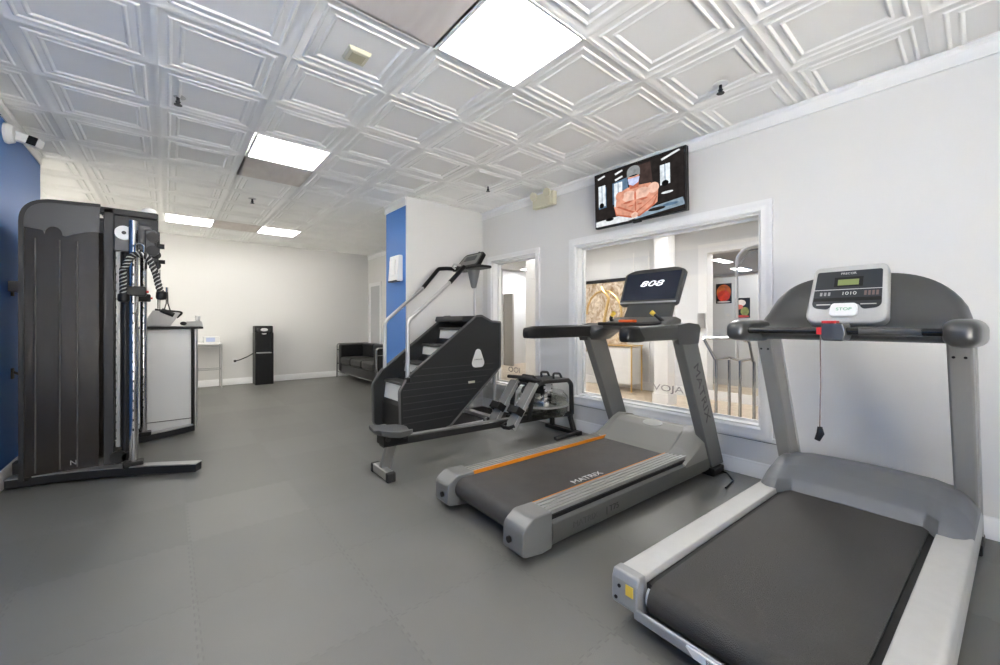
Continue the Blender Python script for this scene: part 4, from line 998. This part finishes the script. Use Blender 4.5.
def ell(mi, cu, cv, ru, rv, rot=0, n=20):
    shp(mi, [(cu+ru*math.cos(a)*math.cos(rot)-rv*math.sin(a)*math.sin(rot)*.57, cv+rv*math.sin(a)*math.cos(rot)+ru*math.cos(a)*math.sin(rot)/.57) for a in [2*PI*k/n for k in range(n)]])
shp('tv_bg', [(0, 0), (1, 0), (1, 1), (0, 1)]); shp('tv_wall', [(.52, .05), (.66, .05), (.70, .75), (.52, .75)])
shp('tv_blue', [(.04, .28), (.40, .2), (.42, .62), (.04, .66)]); shp('tv_bg', [(.14, .1), (.22, .1), (.22, .75), (.14, .75)])
for u0, u1, v0, v1 in ((.04, .13, .22, .62), (.24, .34, .25, .70), (.76, .86, .18, .52)):
    shp('tv_win', [(u0, v0), (u1, v0), (u1, v1), (u0, v1)]); shp('tv_blue', [((u0+u1)/2-.004, v0), ((u0+u1)/2+.004, v0), ((u0+u1)/2+.004, v1), ((u0+u1)/2-.004, v1)])
for u0, v0 in ((.03, .03), (.25, .03), (.25, .14), (.77, .04), (.86, -.0)): shp('tv_white', [(u0, v0+.035), (u0+.09, v0), (u0+.10, v0+.03), (u0+.01, v0+.07)])
ell('tv_black', .08, .60, .03, .05); ell('tv_black', .81, .50, .035, .05); ell('tv_white', .83, .66, .06, .02)
shp('tv_bench', [(.60, .86), (.98, .80), (1, .93), (.48, 1), (.52, .9)]); shp('tv_white', [(0, .9), (.42, .86), (.52, .97), (.4, 1), (0, 1)]); ell('tv_black', .18, .9, .05, .03)
ell('tv_bg', .72, .9, .09, .03); ell('tv_blue', .86, .87, .08, .025)
# figure
shp('tv_skin', [(.40, .40), (.52, .40), (.66, .42), (.74, .54), (.73, .78), (.62, .90), (.34, .90), (.25, .76), (.27, .54), (.32, .44)])
ell('tv_skin3', .42, .56, .085, .10, .1); ell('tv_skin3', .56, .56, .09, .10, -.1); ell('tv_skin2', .49, .58, .012, .09)
ell('tv_skin2', .42, .665, .07, .02); ell('tv_skin2', .56, .665, .07, .02)
ell('tv_skin', .49, .77, .10, .12); ell('tv_skin2', .49, .76, .008, .10); ell('tv_skin2', .44, .74, .03, .012); ell('tv_skin2', .54, .74, .03, .012)
ell('tv_skin3', .69, .52, .06, .09); ell('tv_skin', .31, .52, .05, .09)
shp('tv_skin2', [(.24, .70), (.30, .70), (.48, .86), (.50, .95), (.44, .96), (.26, .86)]); shp('tv_skin', [(.235, .68), (.285, .72), (.46, .88), (.47, .94), (.27, .84)])
shp('tv_skin2', [(.74, .62), (.70, .82), (.54, .96), (.48, .95), (.50, .86), (.64, .74)]); shp('tv_skin', [(.735, .64), (.68, .80), (.53, .94), (.50, .93), (.52, .87), (.66, .73)])
ell('tv_skin3', .48, .92, .04, .05)
shp('tv_skin2', [(.42, .26), (.54, .26), (.53, .44), (.43, .44)]); ell('tv_skin', .475, .22, .065, .14); ell('tv_cap', .475, .13, .075, .10); shp('tv_cap', [(.40, .14), (.55, .14), (.55, .22), (.40, .22)]); ell('tv_black', .475, .21, .05, .012)
shp('tv_mask', [(.41, .25), (.545, .25), (.53, .35), (.47, .39), (.42, .35)])
scr = sc.done('screen', pic, t)
B().prism([(0, 0), (.02, 0), (.02, .02), (0, .02)], 'y', -.04, .04, tm @ Matrix.Translation((-.012, 0, -.288))).done('status_bar', 'frame_dk', tv)

# ------------------------------------------------------------------ small fittings
t = thing('emergency_light', 'beige twin head emergency light high on the right wall', 'emergency light', (XR-.012, 3.31, 2.64))
B().box(-.07, 0, -.17, .17, -.085, .075).done('body', 'beige', t, bevel=.012, seg=3)
B().box(-.076, -.068, -.13, .02, -.07, .02).done('cover', 'beige', t, bevel=.004)
for s in (-1, 1):
    B().lathe([(.02, 0), (.045, .03), (.05, .06), (.04, .062)], (-.06, s*.11, .06), 16, Matrix.Rotation(R(-100), 4, 'Y')).done('lamp_head', 'beige', t)
t = thing('security_camera', 'white security camera on the blue wall with a square black lens', 'camera', (XL+.0, 4.56, 2.575))
B().lathe([(.07, 0), (.075, .02), (.06, .05), (.02, .06)], (0, 0, 0), 24, Matrix.Rotation(PI/2, 4, 'Y')).done('mount', 'white_pl', t)
hm = Matrix.Translation((.05, .02, .0)) @ Matrix.Rotation(R(-22), 4, 'Z') @ Matrix.Rotation(R(18), 4, 'Y')
hd = B().box(-.02, .155, -.035, .035, -.035, .035, hm).done('housing', 'white_pl', t, bevel=.012, seg=3)
B().box(.095, .152, -.040, -.034, -.032, .032, hm).done('lens', 'black', hd, bevel=.003)
t = thing('dispenser', 'white box dispenser fixed to the blue column', 'dispenser', (2.286, 4.80, 1.88))
B().prism(rpoly([(-.085, -.165), (0, -.165), (0, .165), (-.06, .165)], .015), 'y', -.13, .13).done('housing', 'white_pl', t, bevel=.01)
B().box(-.0885, -.07, -.08, .08, -.09, .10).done('front_plate', 'trim', t, bevel=.004)
B().box(-.088, -.03, -.12, .12, -.172, -.155).done('outlet_slot', 'black', t)
t = thing('smoke_detector', 'yellowed square detector box on the ceiling tile', 'detector', (.86, 2.36, ZC+.016))
B().loft([[Vector((a*h, c*h, z)) for a, c in ((-1, -1), (1, -1), (1, 1), (-1, 1))] for h, z in ((.065, 0), (.065, -.015), (.058, -.03))]).done('housing', 'beige', t, bevel=.005)
B().box(-.04, .04, -.04, .04, -.032, -.03).done('grille', mat('detector_grille', '#b9b394', .6), t)
SPL = [(.056, 3.60, 'dark ceiling sprinkler above the open floor near the blue wall'), (2.83, 1.11, 'ceiling sprinkler with a white plate above the silver treadmill'),
       (2.86, 3.66, 'small ceiling sprinkler near the alcove corner'), (.83, 5.95, 'ceiling sprinkler just beyond the stained panel in mid room')]
for x, y, lab in SPL:
    t = thing('sprinkler_head', lab, 'sprinkler', (x, y, ZC+.018), 0, 'ceiling sprinklers')
    B().lathe([(.01, 0), (.045, -.004), (.045, -.010), (.02, -.014)], (0, 0, 0), 20).done('plate', 'trim' if x > 1 else 'steel', t)
    B().lathe([(.010, -.01), (.010, -.04), (.016, -.045), (.008, -.062)], (0, 0, 0), 12).done('nozzle', 'frame_dk', t)
    B().lathe([(.006, -.062), (.024, -.066), (.024, -.069), (.006, -.070)], (0, 0, 0), 16).done('deflector', 'frame_dk', t)
